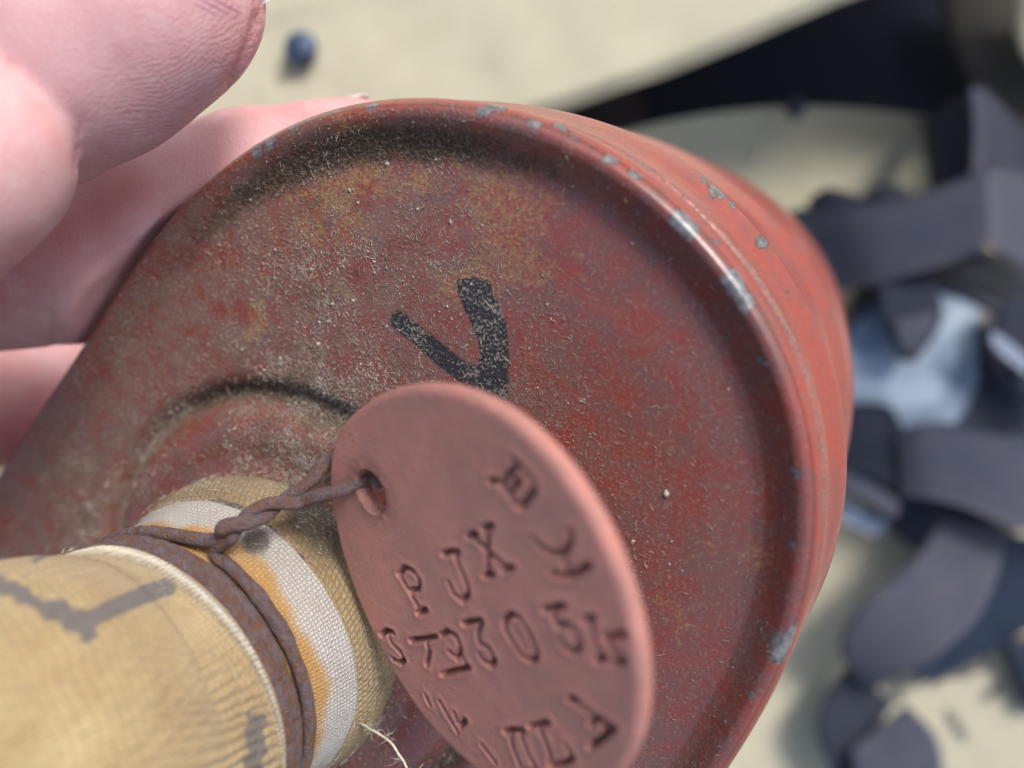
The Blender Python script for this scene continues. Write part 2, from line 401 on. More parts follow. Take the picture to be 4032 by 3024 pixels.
def face_h(uv, ins=None):
    if ins is None: ins = out_dist(uv)
    h = np.interp(ins, _pi, _phs)
    rho = np.linalg.norm(uv - nk, axis=1)
    f = np.clip((ins - .2) / .6, 0, 1)
    h = h + f * (-.20 * np.exp(-((rho - 2.64) / .13) ** 2) + .20 / (1 + np.exp((rho - 2.44) / .07)) - .05 * np.exp(-((rho - 1.9) / .18) ** 2))
    h = h + f * .016 * vnoise(uv, .8, 3, 2)
    return h, ins, rho

# ------------------------------------------------------------------ FILTER CANISTER
can = empty('filter_canister', face3(nk, -8.0), 'dusty red painted oval tin canister in the hand, black arrow on its lid', 'filter canister')
# lid face
na, nr = NO, 250
s_ = 1 - (1 - np.linspace(0, 1, nr)) ** 1.0
pts = []
ins_t = np.r_[np.linspace(0, 1.2, 90), np.linspace(1.2, 1.2, 0)]
L1 = [ol - on_ * t for t in np.linspace(0, 1.25, 90)]
inner = L1[-1]
L2 = [inner + (cen - inner) * t for t in np.linspace(0, .995, 171)[1:]]
UV = np.array(L1 + L2)                                   # rings x NO x 2
fl = UV.reshape(-1, 2); hh, ins, rho = face_h(fl)
chips = [(2680, 868, .14), (2710, 905, .12), (2890, 1110, .15), (2930, 1190, .12), (1050, 545, .16), (1150, 480, .12), (3000, 1425, .06), (3128, 1865, .075), (3085, 2560, .20), (3130, 2500, .12), (2960, 2740, .05), (1010, 590, .1), (600, 930, .1), (330, 1350, .1), (1450, 405, .09), (1900, 425, .12), (2100, 470, .10), (2500, 680, .08), (2400, 620, .08), (3120, 2150, .04)]
chip = np.zeros(len(fl))
for cx, cy, r in chips:
    q = on_face(cx, cy); chip = np.maximum(chip, 1.1 * np.exp(-((np.linalg.norm(fl - q, axis=1) / (r * .85)) ** 2)))
pxs = to_px(face3(fl, hh))
wear = np.exp(-((ins - .015) / .035) ** 2) * np.clip((pxs[:, 0] - 900) / 300, 0, 1) * np.clip((2750 - pxs[:, 0]) / 300, 0, 1) * (pxs[:, 1] < 1200) * .85
chip = np.maximum(chip, wear * (.6 + .6 * vnoise(fl, 1.7, 19, 3)))
rusty = np.zeros(len(fl))
for cx, cy, r_, a_ in [(1960, 900, .55, 1), (1850, 1120, .30, 1), (2050, 1010, .3, .9), (1250, 800, .45, .8), (1400, 620, .5, .6), (1130, 1130, .22, .7), (1000, 1300, .3, .5), (1700, 720, .4, .5), (2620, 2450, .25, .5), (2950, 2250, .2, .6)]:
    rusty = np.maximum(rusty, a_ * np.exp(-(np.linalg.norm(fl - on_face(cx, cy), axis=1) / r_) ** 2))
side = np.clip((2300 - pxs[:, 0]) / 1500, 0, 1)           # dust lies thicker towards the far left of the lid
topw = np.exp(-(((pxs[:, 0] - 1480) / 760) ** 2)) * np.clip((1300 - pxs[:, 1]) / 600, 0, 1)
gro = np.exp(-((ins - .36) / .19) ** 2) + .25 * np.exp(-((ins - .62) / .22) ** 2)
ring = np.exp(-((rho - 2.64) / .15) ** 2)
fluff = 0
for cx, cy, r in [(1170, 1730, .45), (1300, 1800, .4), (1080, 1960, .35), (1330, 2050, .35), (1250, 1660, .5), (1370, 2180, .35)]:
    fluff = np.maximum(fluff, np.exp(-((np.linalg.norm(fl - on_face(cx, cy), axis=1) / r) ** 2)))
dirt = np.clip(gro * (.13 + .62 * topw + .14 * side) + ring * .75 * np.clip((pxs[:, 0] - 500) / 300, .2, 1) + fluff * .35, 0, 1.2)
dust = np.clip(.42 + .65 * side, 0, 1)
dust = np.clip(dust + .25 * vnoise(fl, .7, 5, 3), .1, 1) * np.clip(.25 + ins / .30, 0, 1) * np.where(rho < 2.45, .55, 1.0)
Vf = face3(fl, hh)
lid_v = np.vstack([Vf, face3(cen[None], face_h(cen[None])[0])])
nrings = len(UV); q4 = gridf(nrings, NO, cv=True).tolist()
q4 += [[(nrings - 1) * NO + k, (nrings - 1) * NO + (k + 1) % NO, nrings * NO] for k in range(NO)]
ext = lambda a: np.r_[a, a[-1]]
# skirt of the lid goes down from the first ring
sk = [(.0, -.11), (.035, -.17), (.045, -.24), (.045, -.36), (.03, -.44), (.004, -.49)]
def loft(prof, seed=0, wob=.01, mod=1.0):
    V = []
    for o, h in prof:
        wv = wob * vnoise(ol, .9, seed, 3)
        V.append(face3(ol + on_ * (o * mod + wv)[:, None], np.full(NO, h)))
    return np.array(V)
def refine(prof, step=.05, sm=2):
    p = np.array(prof); L = np.r_[0, np.cumsum(np.linalg.norm(np.diff(p, axis=0), axis=1))]
    n = max(int(L[-1] / step), 4); t = np.linspace(0, L[-1], n); q = np.stack([np.interp(t, L, p[:, k]) for k in range(2)], 1)
    for _ in range(sm): q[1:-1] = (q[:-2] + 2 * q[1:-1] + q[2:]) / 4
    return q
lid = build('lid', lid_v, q4, M['lid'], can, attrs=dict(dirt=ext(dirt), chip=ext(chip), dust=ext(dust), rusty=ext(rusty)))
def smo(a, k=45):
    w_ = np.hanning(k); w_ /= w_.sum(); return np.convolve(np.r_[a[-k:], a, a[:k]], w_, 'same')[k:-k]
def side_part(name, prof, seed, chipspots, dustv=.18, wob=0.0, mod=1.0, edge_h=(0, 0), dline=(0, 0)):
    V = loft(refine(prof, .025, 1), seed, wob, mod); n = len(V); fl3 = V.reshape(-1, 3)
    px = to_px(fl3); ch = np.zeros(len(fl3))
    for cx, cy, r in chipspots:
        ch = np.maximum(ch, 1.05 * np.exp(-((np.linalg.norm(px - [cx, cy], axis=1) / (r * .8)) ** 2)))
    hh_ = fl3 @ fn - fd; nz = .5 + .5 * vnoise(fl3, 1.3, 77, 3)
    ch = np.maximum(ch, edge_h[0] * np.exp(-((hh_ - edge_h[1]) / .035) ** 2) * (.35 + .75 * nz))
    dv = dustv + dline[0] * np.exp(-((hh_ - dline[1]) / .05) ** 2)
    return build(name, fl3, gridf(n, NO, cv=True)[:, ::-1], M['side'], can, attrs=dict(dirt=np.full(len(fl3), .0), chip=ch, dust=dv))
side_part('lid_skirt', sk, 1, [(1950, 430, 60), (2200, 520, 60), (2800, 960, 40), (3120, 1490, 22), (3150, 1560, 20)], .3)
lipw = [(.005, -.478), (.05, -.50), (.075, -.53), (.06, -.57), (.07, -.64), (.085, -.74), (.12, -.86), (.165, -.98), (.205, -1.10), (.23, -1.20), (.235, -1.27), (.22, -1.30), (.10, -1.31), (-.03, -1.33)]
side_part('collar_band', lipw, 2, [(2830, 745, 55), (2890, 800, 30), (3000, 955, 38), (2780, 700, 30), (3330, 1650, 14), (3100, 1150, 12), (3130, 1500, 30), (3150, 1560, 25)], .22, 0, smo(np.interp(on_[:, 0], [.35, .6], [.6, 1.08]) * np.interp(on_[:, 1], [-.6, -.2], [.1, 1]), 91), (.62, -1.27), (.9, -.52))
bod = [(-.06, -1.32), (.0, -1.36), (.03, -1.6), (.04, -2.1), (.10, -2.7), (.22, -3.2), (.38, -3.6), (.45, -3.9), (.43, -4.15), (.48, -4.4), (.42, -5.0), (.42, -7.6), (.36, -7.85), (.2, -8.0), (-1.5, -8.05)]
bmod = np.interp(on_[:, 0], [-1, 0, .60, .84, .97, 1], [.9, .5, .42, .95, .78, .72]) * np.interp(on_[:, 1], [-.65, -.2], [-.15, 1]); bmod = smo(smo(bmod, 91), 91)
side_part('body', bod, 4, [(3230, 1000, 10)], .12, 0, bmod)
bv = loft([(-1.5, -8.05)])[0]
bc = face3(cen[None], np.array([-8.05]))
build('base_plate', np.vstack([bv, bc]), [[(k + 1) % NO, k, NO] for k in range(NO)], M['side'], can, attrs=dict(dirt=np.zeros(NO + 1), chip=np.zeros(NO + 1), dust=np.full(NO + 1, .2)))

# black arrow mark inked on the lid
def poly_fill(poly_px, name, parent, mat, lift=.006, res=.02):
    poly = np.array([on_face(x, y, -.18) for x, y in poly_px])
    poly = resample(poly, 160, True)
    poly = poly + .006 * np.stack([vnoise(poly, 12, 3, 2), vnoise(poly, 12, 9, 2)], 1)
    lo, hi = poly.min(0) - .03, poly.max(0) + .03
    xs = np.arange(lo[0], hi[0], res); ys = np.arange(lo[1], hi[1], res)
    G = np.stack(np.meshgrid(xs, ys, indexing='ij'), -1); g = G.reshape(-1, 2)
    inside = np.zeros(len(g), bool); j = len(poly) - 1
    for i in range(len(poly)):
        a, b = poly[i], poly[j]
        c = ((a[1] > g[:, 1]) != (b[1] > g[:, 1])) & (g[:, 0] < (b[0] - a[0]) * (g[:, 1] - a[1]) / (b[1] - a[1] + 1e-12) + a[0])
        inside ^= c; j = i
    d = np.sqrt(((g[:, None] - poly[None]) ** 2).sum(-1).min(1)); sdv = np.where(inside, d, -d)
    h = face_h(g)[0] + lift
    fq = gridf(len(xs), len(ys)); keep = (sdv[fq] > -res * 1.2).all(1)
    return build(name, face3(g, h), fq[keep], mat, parent, attrs=dict(solid=np.clip(.5 + sdv / res * .8, 0, 1)))
poly_fill([(1800, 1098), (1855, 1092), (1932, 1108), (1938, 1150), (1962, 1185), (1985, 1245), (1998, 1300), (2003, 1400), (2001, 1500), (1995, 1640), (1955, 1620), (1870, 1560), (1800, 1490), (1710, 1425), (1640, 1360), (1568, 1305), (1533, 1275), (1552, 1225), (1580, 1222), (1630, 1262), (1740, 1350), (1800, 1400), (1850, 1430), (1884, 1445), (1892, 1400), (1882, 1330), (1855, 1260), (1822, 1200), (1806, 1150)], 'arrow_mark', can, M['ink'])

# lint, fibres and crumbs lying on the lid
def fibres(n, base, nrm, length, rad, curl, seed):
    """n short bent fibres; base (n,3), nrm (n,3)"""
    r = np.random.default_rng(seed); K = 4
    a = r.normal(size=(n, 3)); a -= (a * nrm).sum(1, keepdims=True) * nrm; a = norm(a); b = np.cross(nrm, a)
    L = length * r.lognormal(0, .45, n); cu = curl * r.normal(size=n); lift = r.uniform(0, 1, n)
    P_ = []
    ang = np.zeros(n); pos = base.copy() + nrm * rad
    for k in range(K):
        P_.append(pos.copy())
        d = np.cos(ang)[:, None] * a + np.sin(ang)[:, None] * b + nrm * (.35 * lift * (1 if k < 2 else -.6))[:, None]
        pos = pos + d * (L / (K - 1))[:, None]; ang = ang + cu
    P_ = np.array(P_)                                      # K,n,3
    V = []
    for k in range(K):
        tw = rad * (1 if 0 < k < K - 1 else .55) * r.uniform(.7, 1.3, n)
        for q in range(3):
            th = 2 * np.pi * q / 3
            V.append(P_[k] + tw[:, None] * (np.cos(th) * b + np.sin(th) * nrm) + 0)
    V = np.array(V).reshape(K, 3, n, 3).transpose(2, 0, 1, 3).reshape(-1, 3)
    f1 = []
    for k in range(K - 1):
        for q in range(3): f1.append([k * 3 + q, k * 3 + (q + 1) % 3, (k + 1) * 3 + (q + 1) % 3, (k + 1) * 3 + q])
    f1 = np.array(f1); Fq = (f1[None] + (np.arange(n) * K * 3)[:, None, None]).reshape(-1, 4)
    return V, Fq
wts = (.12 + .85 * side ** 1.2 + 1.2 * fluff + .4 * ring + .45 * topw) * np.clip(ins / .25, 0, 1)
wts = wts * np.clip(.35 + 1.3 * (vnoise(fl, 1.6, 12, 3) + .25), .08, 2)
vis = (pxs[:, 0] > -150) & (pxs[:, 1] < 3150) & (rho > 1.5)
area = np.repeat(np.linspace(1, 1, nrings), NO)
d_r = np.r_[np.full(90, 1.0), np.linspace(1.7, .05, nrings - 90)]
wts = wts * np.where(rho < 2.4, .55, 1.0) * vis * np.repeat(d_r * np.r_[np.full(90, .4), np.full(nrings - 90, 1.0)], NO)
pidx = rng.choice(len(fl), 34000, p=wts / wts.sum())
buv = fl[pidx] + rng.uniform(-.03, .03, (len(pidx), 2))
bh = face_h(buv)[0]
V1, F1 = fibres(len(pidx), face3(buv, bh), np.repeat(fn[None], len(pidx), 0), .032, .0036, .7, 3)
fw = fluff * vis * (rho > 1.5); fid = rng.choice(len(fl), 1100, p=fw / fw.sum())
buv2 = fl[fid] + rng.uniform(-.04, .04, (len(fid), 2)); bh2 = face_h(buv2)[0] + rng.uniform(0, .03, len(fid))
V2, F2 = fibres(len(fid), face3(buv2, bh2), norm(fn[None] + rng.normal(size=(len(fid), 3)) * .35), .062, .0028, .7, 4)
build('lint', np.vstack([V1, V2]), np.vstack([F1, F2 + len(V1)]), M['lint'], can, kind='stuff')
# crumbs of dirt: small lumps
ci = rng.choice(len(fl), 2600, p=wts / wts.sum()); cuv = fl[ci] + rng.uniform(-.04, .04, (len(ci), 2)); chh = face_h(cuv)[0]
cc = face3(cuv, chh); sz = .009 * rng.lognormal(0, .5, len(ci))
oc = np.array([[1,0,0],[-1,0,0],[0,1,0],[0,-1,0],[0,0,1],[0,0,-1]], float)
of = np.array([[0,2,4],[2,1,4],[1,3,4],[3,0,4],[2,0,5],[1,2,5],[3,1,5],[0,3,5]])
cv = cc[:, None] + (oc[None] + rng.normal(size=(len(ci), 6, 3)) * .3) * sz[:, None, None]
build('dirt_crumbs', cv.reshape(-1, 3), (of[None] + (np.arange(len(ci)) * 6)[:, None, None]).reshape(-1, 3), M['lint'], can, smooth=False, kind='stuff')

# ------------------------------------------------------------------ HOSE with its wire binding
hU = norm(np.cross([0, 1, 0], hn)); hV = np.cross(hn, hU)
def hring(s, r, th):
    return neck3 + hn * s + r * (np.cos(th) * hU + np.sin(th) * hV)
hose = empty('breathing_hose', neck3 - hn * .3, 'tan cloth covered breathing hose with rusty wire wound round its neck', 'hose')
NT = 420; th = np.linspace(0, 2 * np.pi, NT, endpoint=False) + 1.25 * np.pi
def revolve(name, prof, mat, seed, wob=.02, attrf=None, step=.03, frill=0.0):
    q = refine(prof, step); n = len(q)
    T_, Q_ = np.meshgrid(th, np.arange(n), indexing='xy')
    sv, rv = q[:, 1][Q_.astype(int)], q[:, 0][Q_.astype(int)]
    base = np.stack([np.cos(T_) * 1.6, np.sin(T_) * 1.6, sv], -1)
    rv = rv + wob * vnoise(base, 1.1, seed, 3)
    e = np.zeros((n, 1)); e[0] = 1; e[-1] = 1
    svj = sv + frill * e * vnoise(base, 14, seed + 5, 2)
    V = neck3 + hn * svj[..., None] + rv[..., None] * (np.cos(T_)[..., None] * hU + np.sin(T_)[..., None] * hV)
    L = np.r_[0, np.cumsum(np.linalg.norm(np.diff(q, axis=0), axis=1))]
    uv = np.stack([T_ * 1.65, L[Q_.astype(int)]], -1).reshape(-1, 2)
    V = V.reshape(-1, 3)
    return build(name, V, gridf(n, NT, cv=True), mat, hose, attrs=attrf(V, sv.ravel(), T_.ravel()) if attrf else dict(stain=np.zeros(len(V)), ink=np.zeros(len(V))), uv=uv)
def seg_d(px, a, b):
    a, b = np.array(a, float), np.array(b, float); t = np.clip(((px - a) @ (b - a)) / ((b - a) @ (b - a)), 0, 1)
    return np.linalg.norm(px - a - t[:, None] * (b - a), axis=1)
def ink_of(px, strokes):
    o = np.zeros(len(px))
    for pl, wd in strokes:
        for a, b in zip(pl[:-1], pl[1:]): o = np.maximum(o, np.clip(1.0 - (seg_d(px, a, b) - wd) / (wd * .6), 0, 1))
    return o
def a_sleeve(V, s, T):
    px = to_px(V)
    st = np.clip(1.0 - np.abs(s + .55) / .35, 0, 1) * .7 + np.exp(-(np.linalg.norm(px - [1330, 2110], axis=1) / 170) ** 2) * .8 + np.exp(-(np.linalg.norm(px - [1180, 2030], axis=1) / 100) ** 2) * .5
    ik = ink_of(px, [([(790, 1985), (860, 1975), (960, 2005), (1060, 2070)], 7), ([(820, 2010), (900, 2012), (1000, 2060), (1090, 2130), (1160, 2200)], 8), ([(1110, 2130), (1190, 2200)], 8)])
    return dict(stain=np.clip(st, 0, 1), ink=ik)
revolve('canvas_sleeve', [(1.50, -.75), (1.62, -.60), (1.72, -.40), (1.78, -.15), (1.765, .05), (1.72, .22), (1.66, .36), (1.60, .5)], M['sleeve'], 3, .035, a_sleeve)
def a_tape(V, s, T):
    px = to_px(V)
    st = np.clip((s - .57 - .26 * vnoise(np.stack([np.cos(T), np.sin(T)], 1) * 1.6, 1.6, 3, 3)) / .26, 0, .8) + .45 * np.clip(vnoise(V, 1.6, 8, 3), 0, 1)
    dk = np.exp(-(np.linalg.norm(px - [1010, 2130], axis=1) / 75) ** 2) * .9
    return dict(stain=st * .95, ink=dk)
revolve('white_tape_band', [(1.60, .24), (1.675, .27), (1.69, .32), (1.665, .42), (1.62, .60), (1.57, .80), (1.50, .95), (1.46, 1.05), (1.47, 1.4), (1.5, 1.5)], M['tape'], 5, .022, a_tape, frill=.012)
# hose cover after the hem
cpath = PP([]) if False else None
c3 = neck3 + hn * 1.42
hp = [neck3 + hn * 1.1, c3, neck3 + hn * 1.9, np.array([-4.25, -3.28, -6.75]), np.array([-5.15, -3.62, -5.95]), np.array([-6.6, -4.35, -5.35]), np.array([-9.2, -6.0, -5.0]), np.array([-12.5, -8.5, -5.3]), np.array([-16, -12, -7])]
hpa = resample(catmull(hp, 600), 420); T_, N_, B_ = frames(hpa)
# keep the ring frame aligned with hU,hV
Lh = np.r_[0, np.cumsum(np.linalg.norm(np.diff(hpa, axis=0), axis=1))]
s_c3 = Lh[np.argmin(np.linalg.norm(hpa - c3, axis=1))]
rr = np.interp(Lh - s_c3, [-.4, -.08, 0, .06, .16, .3, .6, 1.0, 1.6, 2.4, 3.4, 5, 20], [1.42, 1.52, 1.60, 1.645, 1.66, 1.645, 1.67, 1.74, 1.80, 1.78, 1.74, 1.72, 1.7])
n_h = len(hpa); TT = np.linspace(0, 2 * np.pi, NT, endpoint=False) + math.atan2(-(B_[60][0] + B_[60][1]), -(N_[60][0] + N_[60][1]))
dirs = np.cos(TT)[None, :, None] * N_[:, None] + np.sin(TT)[None, :, None] * B_[:, None]
V0 = hpa[:, None] + rr[:, None, None] * dirs
fv = V0.reshape(-1, 3); px = to_px(fv)
wr = .030 * vnoise(fv, .9, 8, 3)
# long soft pleats pulled out of the hem
un = (TT[None, :] * 1.7 + .55 * (Lh[:, None] - s_c3)).ravel(); al = np.repeat(Lh - s_c3, NT)
pm = np.clip((al - .15) / .8, 0, 1)
pl = .017 * np.sin(un * 2 * np.pi / .15 + 3.0 * vnoise(fv, .6, 21, 2)) * pm * np.clip(.5 + vnoise(fv, .5, 33), 0, 1)
V0 = V0 + ((wr * np.clip(al / .6, 0, 1) + pl).reshape(n_h, NT))[..., None] * dirs
V0 = V0.reshape(-1, 3)
inkh = ink_of(px, [([(-60, 2290), (60, 2330), (180, 2400), (300, 2465), (350, 2500)], 27), ([(240, 2400), (330, 2480)], 38), ([(345, 2500), (360, 2440), (430, 2400), (520, 2360), (660, 2310)], 30), ([(120, 2215), (230, 2170), (300, 2160)], 8), ([(110, 2260), (90, 2290)], 8)])
blk = ((px[:, 0] > 965) & (px[:, 0] < 1050) & (px[:, 1] > 2805) & (px[:, 1] < 3060)).astype(float) * .75
inkh = np.maximum(inkh * .8, blk)
sth = np.clip(1 - np.abs(al + .03) / .12, 0, 1) * .75
build('cloth_cover', V0, gridf(n_h, NT, cv=True), M['hose'], hose, attrs=dict(stain=sth, ink=inkh, rib=np.clip((px[:, 1] - 2450) / 300, 0, 1) * np.clip(al / .25, 0, 1) * np.clip(.75 + vnoise(fv, .7, 3), .2, 1)), uv=np.stack([(TT[None] * 1.7 + 0 * Lh[:, None]).ravel(), np.repeat(Lh, NT)], 1))
ha = np.linspace(0, 2 * np.pi, 360, endpoint=False)
kk = np.argmin(np.abs(Lh - s_c3 - .02)); dh = np.cos(ha)[:, None] * N_[kk] + np.sin(ha)[:, None] * B_[kk]
hv = []
for q in range(12):
    b = 2 * np.pi * q / 12
    hv.append(hpa[kk] + dh * (1.585 + .050 * math.cos(b)) + T_[kk] * (.085 * math.sin(b)) + dh * (.012 * vnoise(np.stack([np.cos(ha), np.sin(ha)], 1) * 1.6, 2.5, 4, 2))[:, None])
hv = np.array(hv).transpose(1, 0, 2).reshape(-1, 3)
build('hem', hv, gridf(360, 12, True, True), M['tape'], hose, attrs=dict(stain=np.clip(.15 - .8 * np.tile(np.sin(2 * np.pi * np.arange(12) / 12), 360), 0, 1), ink=np.zeros(len(hv))), uv=np.stack([np.repeat(ha * 1.6, 12), np.tile(np.arange(12) * .035, 360)], 1))
# stitches along the hem
stv, stf = [], []
kk = np.argmin(np.abs(Lh - s_c3 + .03)); k2 = np.argmin(np.abs(Lh - s_c3 - .12))
for q in range(210):
    a = 2 * np.pi * (q + rng.uniform(-.2, .2)) / 210; a2 = a + .014
    d1 = np.cos(a) * N_[kk] + np.sin(a) * B_[kk]; d2 = np.cos(a2) * N_[k2] + np.sin(a2) * B_[k2]
    p1 = hpa[kk] + 1.618 * d1; p2 = hpa[k2] + (rr[k2] + .004) * d2
    v, f = tube(np.array([p1, (p1 + p2) / 2 + d1 * .012, p2]), .012, 5); b0 = sum(map(len, stv)); stv.append(v); stf += [[i + b0 for i in g] for g in f]
build('hem_stitches', np.vstack(stv), stf, M['thread'], hose, kind='stuff')
# rusty wire: turns round the neck, then the twisted tail to the disc
def wire(name, path, rad, parent, seed, ns=14):
    path = np.asarray(path, float)
    R = rad * (1 + .26 * vnoise(path, 5.0, seed, 3))[:, None] * (1 + .20 * vnoise(np.repeat(path, ns, 0) + np.tile(np.arange(ns) * .31, len(path))[:, None], 3.5, seed + 1, 2)).reshape(len(path), ns)
    v, f = tube(path, R, ns); return build(name, v, f, M['wire'], parent)
turns = [(.93, 1.53, .075), (1.15, 1.545, .082), (1.26, 1.55, .085), (1.36, 1.53, .07)]
def turn_path(s0, r0, seed, a0=0, a1=2 * np.pi, ds=0):
    a = np.linspace(a0, a1, 400)
    cs = np.stack([np.cos(a), np.sin(a), a * 0 + seed], 1)
    return np.array([hring(s0 + ds * t / 400 + .022 * w_, r0 + .012 * w2, q) for t, q, w_, w2 in zip(range(400), a, vnoise(cs, 2, seed, 2), vnoise(cs, 2.5, seed + 7, 2))])
def ang_at(px, py, s, r):
    best = min(range(0, 720), key=lambda k: np.linalg.norm(to_px(hring(s, r, k * np.pi / 360)) - [px, py])); return best * np.pi / 360
for q, (s0, r0, wr_) in enumerate(turns[1:], 1):
    wire('wire_turn', turn_path(s0, r0, q), wr_, hose, q * 3)
a_k = ang_at(885, 2130, .99, 1.53)
p_knot = hring(.93, 1.66, a_k)
tail_end = P(1190, 1945, 7.85)
knot = P(900, 2090, 7.55)
# first turn ends rise into the twist
tp = turn_path(.955, 1.585, 11, a_k - 2 * np.pi + .60, a_k - .05)
hole_px = (1498, 1895)
tn = norm(np.array([-1.0436, -.3955, 1.0])); tc = P(1854, 2320, 6.9)
def on_tag(px_, py_, h=0.0):
    r = np.array([(px_ - 2016) / F, -(py_ - 1512) / F, -1.0]); return r * ((tc @ tn + h) / (r @ tn))
hole3 = on_tag(1492, 1925)
axis = resample(catmull([knot + [-.02, -.05, -.1], knot, P(985, 2045, 7.6), P(1075, 1995, 7.7), P(1150, 1970, 7.8), tail_end], 200), 160)
Ta, Na, Ba = frames(axis); ph = np.linspace(0, 2 * np.pi * 1.1, 160) + 1.2
off = .058 * (np.cos(ph)[:, None] * Na + np.sin(ph)[:, None] * Ba)
sA = axis + off; sB = axis - off
# which strand leads up and which into the hole
eA, eB = to_px(sA[-1]), to_px(sB[-1])
up, dn = (sA, sB) if eA[1] < eB[1] else (sB, sA)
back = [P(1222, 1895, 7.82), P(1255, 1850, 7.9), P(1300, 1806, 8.0), P(1350, 1772, 8.2), P(1400, 1760, 8.45), P(1450, 1800, 8.5), hole3 - tn * .5 + [.05, 0, 0], hole3 - tn * .12]
front = [P(1265, 1950, 7.7), P(1345, 1928, 7.62), P(1430, 1890, 7.65), P(1490, 1868, 7.72), hole3 + tn * .02 + [0.0, .08, 0], hole3 - tn * .2 + [.02, .03, 0]]
w1 = np.vstack([tp[:-12][-60:] if False else tp, catmull([tp[-1], hring(.95, 1.62, a_k + .01), dn[4]], 16)[1:-1], dn[4:-6], catmull([dn[-8]] + front, 120)[2:]])
w2 = np.vstack([catmull([hring(.955, 1.585, a_k + .62), hring(.955, 1.59, a_k + .45), hring(.95, 1.60, a_k + .28), hring(.94, 1.66, a_k + .10), knot + [-.06, -.10, -.12], up[6]], 40)[:-1], up[6:-6], catmull([up[-8]] + back, 130)[2:]])
def smooth_path(p, k=3):
    p = resample(p, int(np.linalg.norm(np.diff(p, axis=0), axis=1).sum() / .022))
    for _ in range(k): p[1:-1] = (p[:-2] + 2 * p[1:-1] + p[2:]) / 4
    return p
wire('wire_strand', smooth_path(w1), .066, hose, 31)
wire('wire_strand', smooth_path(w2), .068, hose, 41)
# loose thread sticking out of the sleeve, and fuzz on the cloth
tpth = resample(catmull([P(1370, 2815, 8.9), P(1420, 2850, 8.5), P(1470, 2875, 8.3), P(1520, 2905, 8.2), P(1560, 2950, 8.1), P(1600, 3020, 8.1), P(1640, 3120, 8.2)], 80), 90)
v, f = tube(tpth + .012 * np.stack([vnoise(tpth, 9, 1), vnoise(tpth, 9, 2), vnoise(tpth, 9, 3)], 1), .013, 6)
b1, n1 = [], []
for k in range(70):
    b1.append(tpth[rng.integers(0, 88)]); n1.append(norm(rng.normal(size=3)))
vv, ff = fibres(70, np.array(b1), np.array(n1), .11, .0022, .5, 5)
build('loose_thread', np.vstack([v, vv]), f + (ff + len(v)).tolist(), M['thread'], hose)
fb, fnn = [], []
for (s0, s1, r0, cnt) in [(-.45, .22, 1.775, 2400), (.25, .34, 1.69, 900), (.36, .6, 1.66, 300), (1.45, 1.8, 1.67, 700)]:
    a = rng.uniform(0, 2 * np.pi, cnt); s = rng.uniform(s0, s1, cnt)
    d = np.cos(a)[:, None] * hU + np.sin(a)[:, None] * hV
    fb.append(neck3 + s[:, None] * hn + (r0 + .0) * d); fnn.append(d)
fb = np.vstack(fb); fnn = np.vstack(fnn)
V1, F1 = fibres(len(fb), fb, norm(fnn + .3 * rng.normal(size=fnn.shape)), .045, .0020, .8, 9)
build('cloth_fuzz', V1, F1, M['thread'], hose, kind='stuff')

# ------------------------------------------------------------------ IDENTITY DISC
tU = norm(np.cross([0, 1, 0], tn)); tV = np.cross(tn, tU); tdc = tc @ tn
tag = empty('identity_disc', tc, 'round red fibre identity disc stamped with letters and numbers, wired to the hose', 'identity disc')
opx = [(1338,1840),(1345,1750),(1400,1640),(1500,1560),(1620,1520),(1750,1515),(1900,1540),(2050,1620),(2200,1770),(2350,1980),(2450,2180),(2520,2350),(2560,2500),(2575,2650),(2560,2800),(2520,2930),(2470,3024),(1380,2150),(1440,2350),(1500,2500),(1600,2680),(1700,2800),(1850,2990)]
o2 = np.array([on_tag(*p) - tc for p in opx]); ou = np.stack([o2 @ tU, o2 @ tV], 1)
ang = np.arctan2(ou[:, 1], ou[:, 0]); rad = np.linalg.norm(ou, axis=1)
Mh = 4
def fb_(a): return np.stack([np.ones_like(a)] + [g(k * a) for k in range(1, Mh + 1) for g in (np.cos, np.sin)], 1)
A = fb_(ang); reg = np.diag([0] + [.02 * k ** 2 for k in range(1, Mh + 1) for _ in (0, 1)]); coef = np.linalg.solve(A.T @ A + reg, A.T @ rad)
NG = 380
g = np.linspace(-1, 1, NG); a_, b_ = np.meshgrid(g, g, indexing='ij')
x = a_ * np.sqrt(1 - b_ ** 2 / 2); y = b_ * np.sqrt(1 - a_ ** 2 / 2)
rr_ = np.hypot(x, y).ravel(); an_ = np.arctan2(y, x).ravel(); Rt = fb_(an_) @ coef
p2 = np.stack([rr_ * Rt * np.cos(an_), rr_ * Rt * np.sin(an_)], 1)
edge_d = (1 - rr_) * Rt
h3 = hole3 - tc; hc = np.array([h3 @ tU, h3 @ tV]) ; RH, R0, RW = .225, .07, .8
dd = np.linalg.norm(p2 - hc, axis=1)
fq = gridf(NG, NG); keep = (dd[fq] > R0).all(1); fq = fq[keep]
newd = np.where(dd < RW, RH + (dd - R0) * (RW - RH) / (RW - R0), dd)
used = np.zeros(len(p2), bool); used[fq] = True
nfac = np.bincount(fq.ravel(), minlength=len(p2)); hb = used & (nfac < 4) & (dd < R0 * 2.5)
newd = np.where(hb, RH, newd)
p2 = hc + (p2 - hc) / np.maximum(dd, 1e-6)[:, None] * newd[:, None]
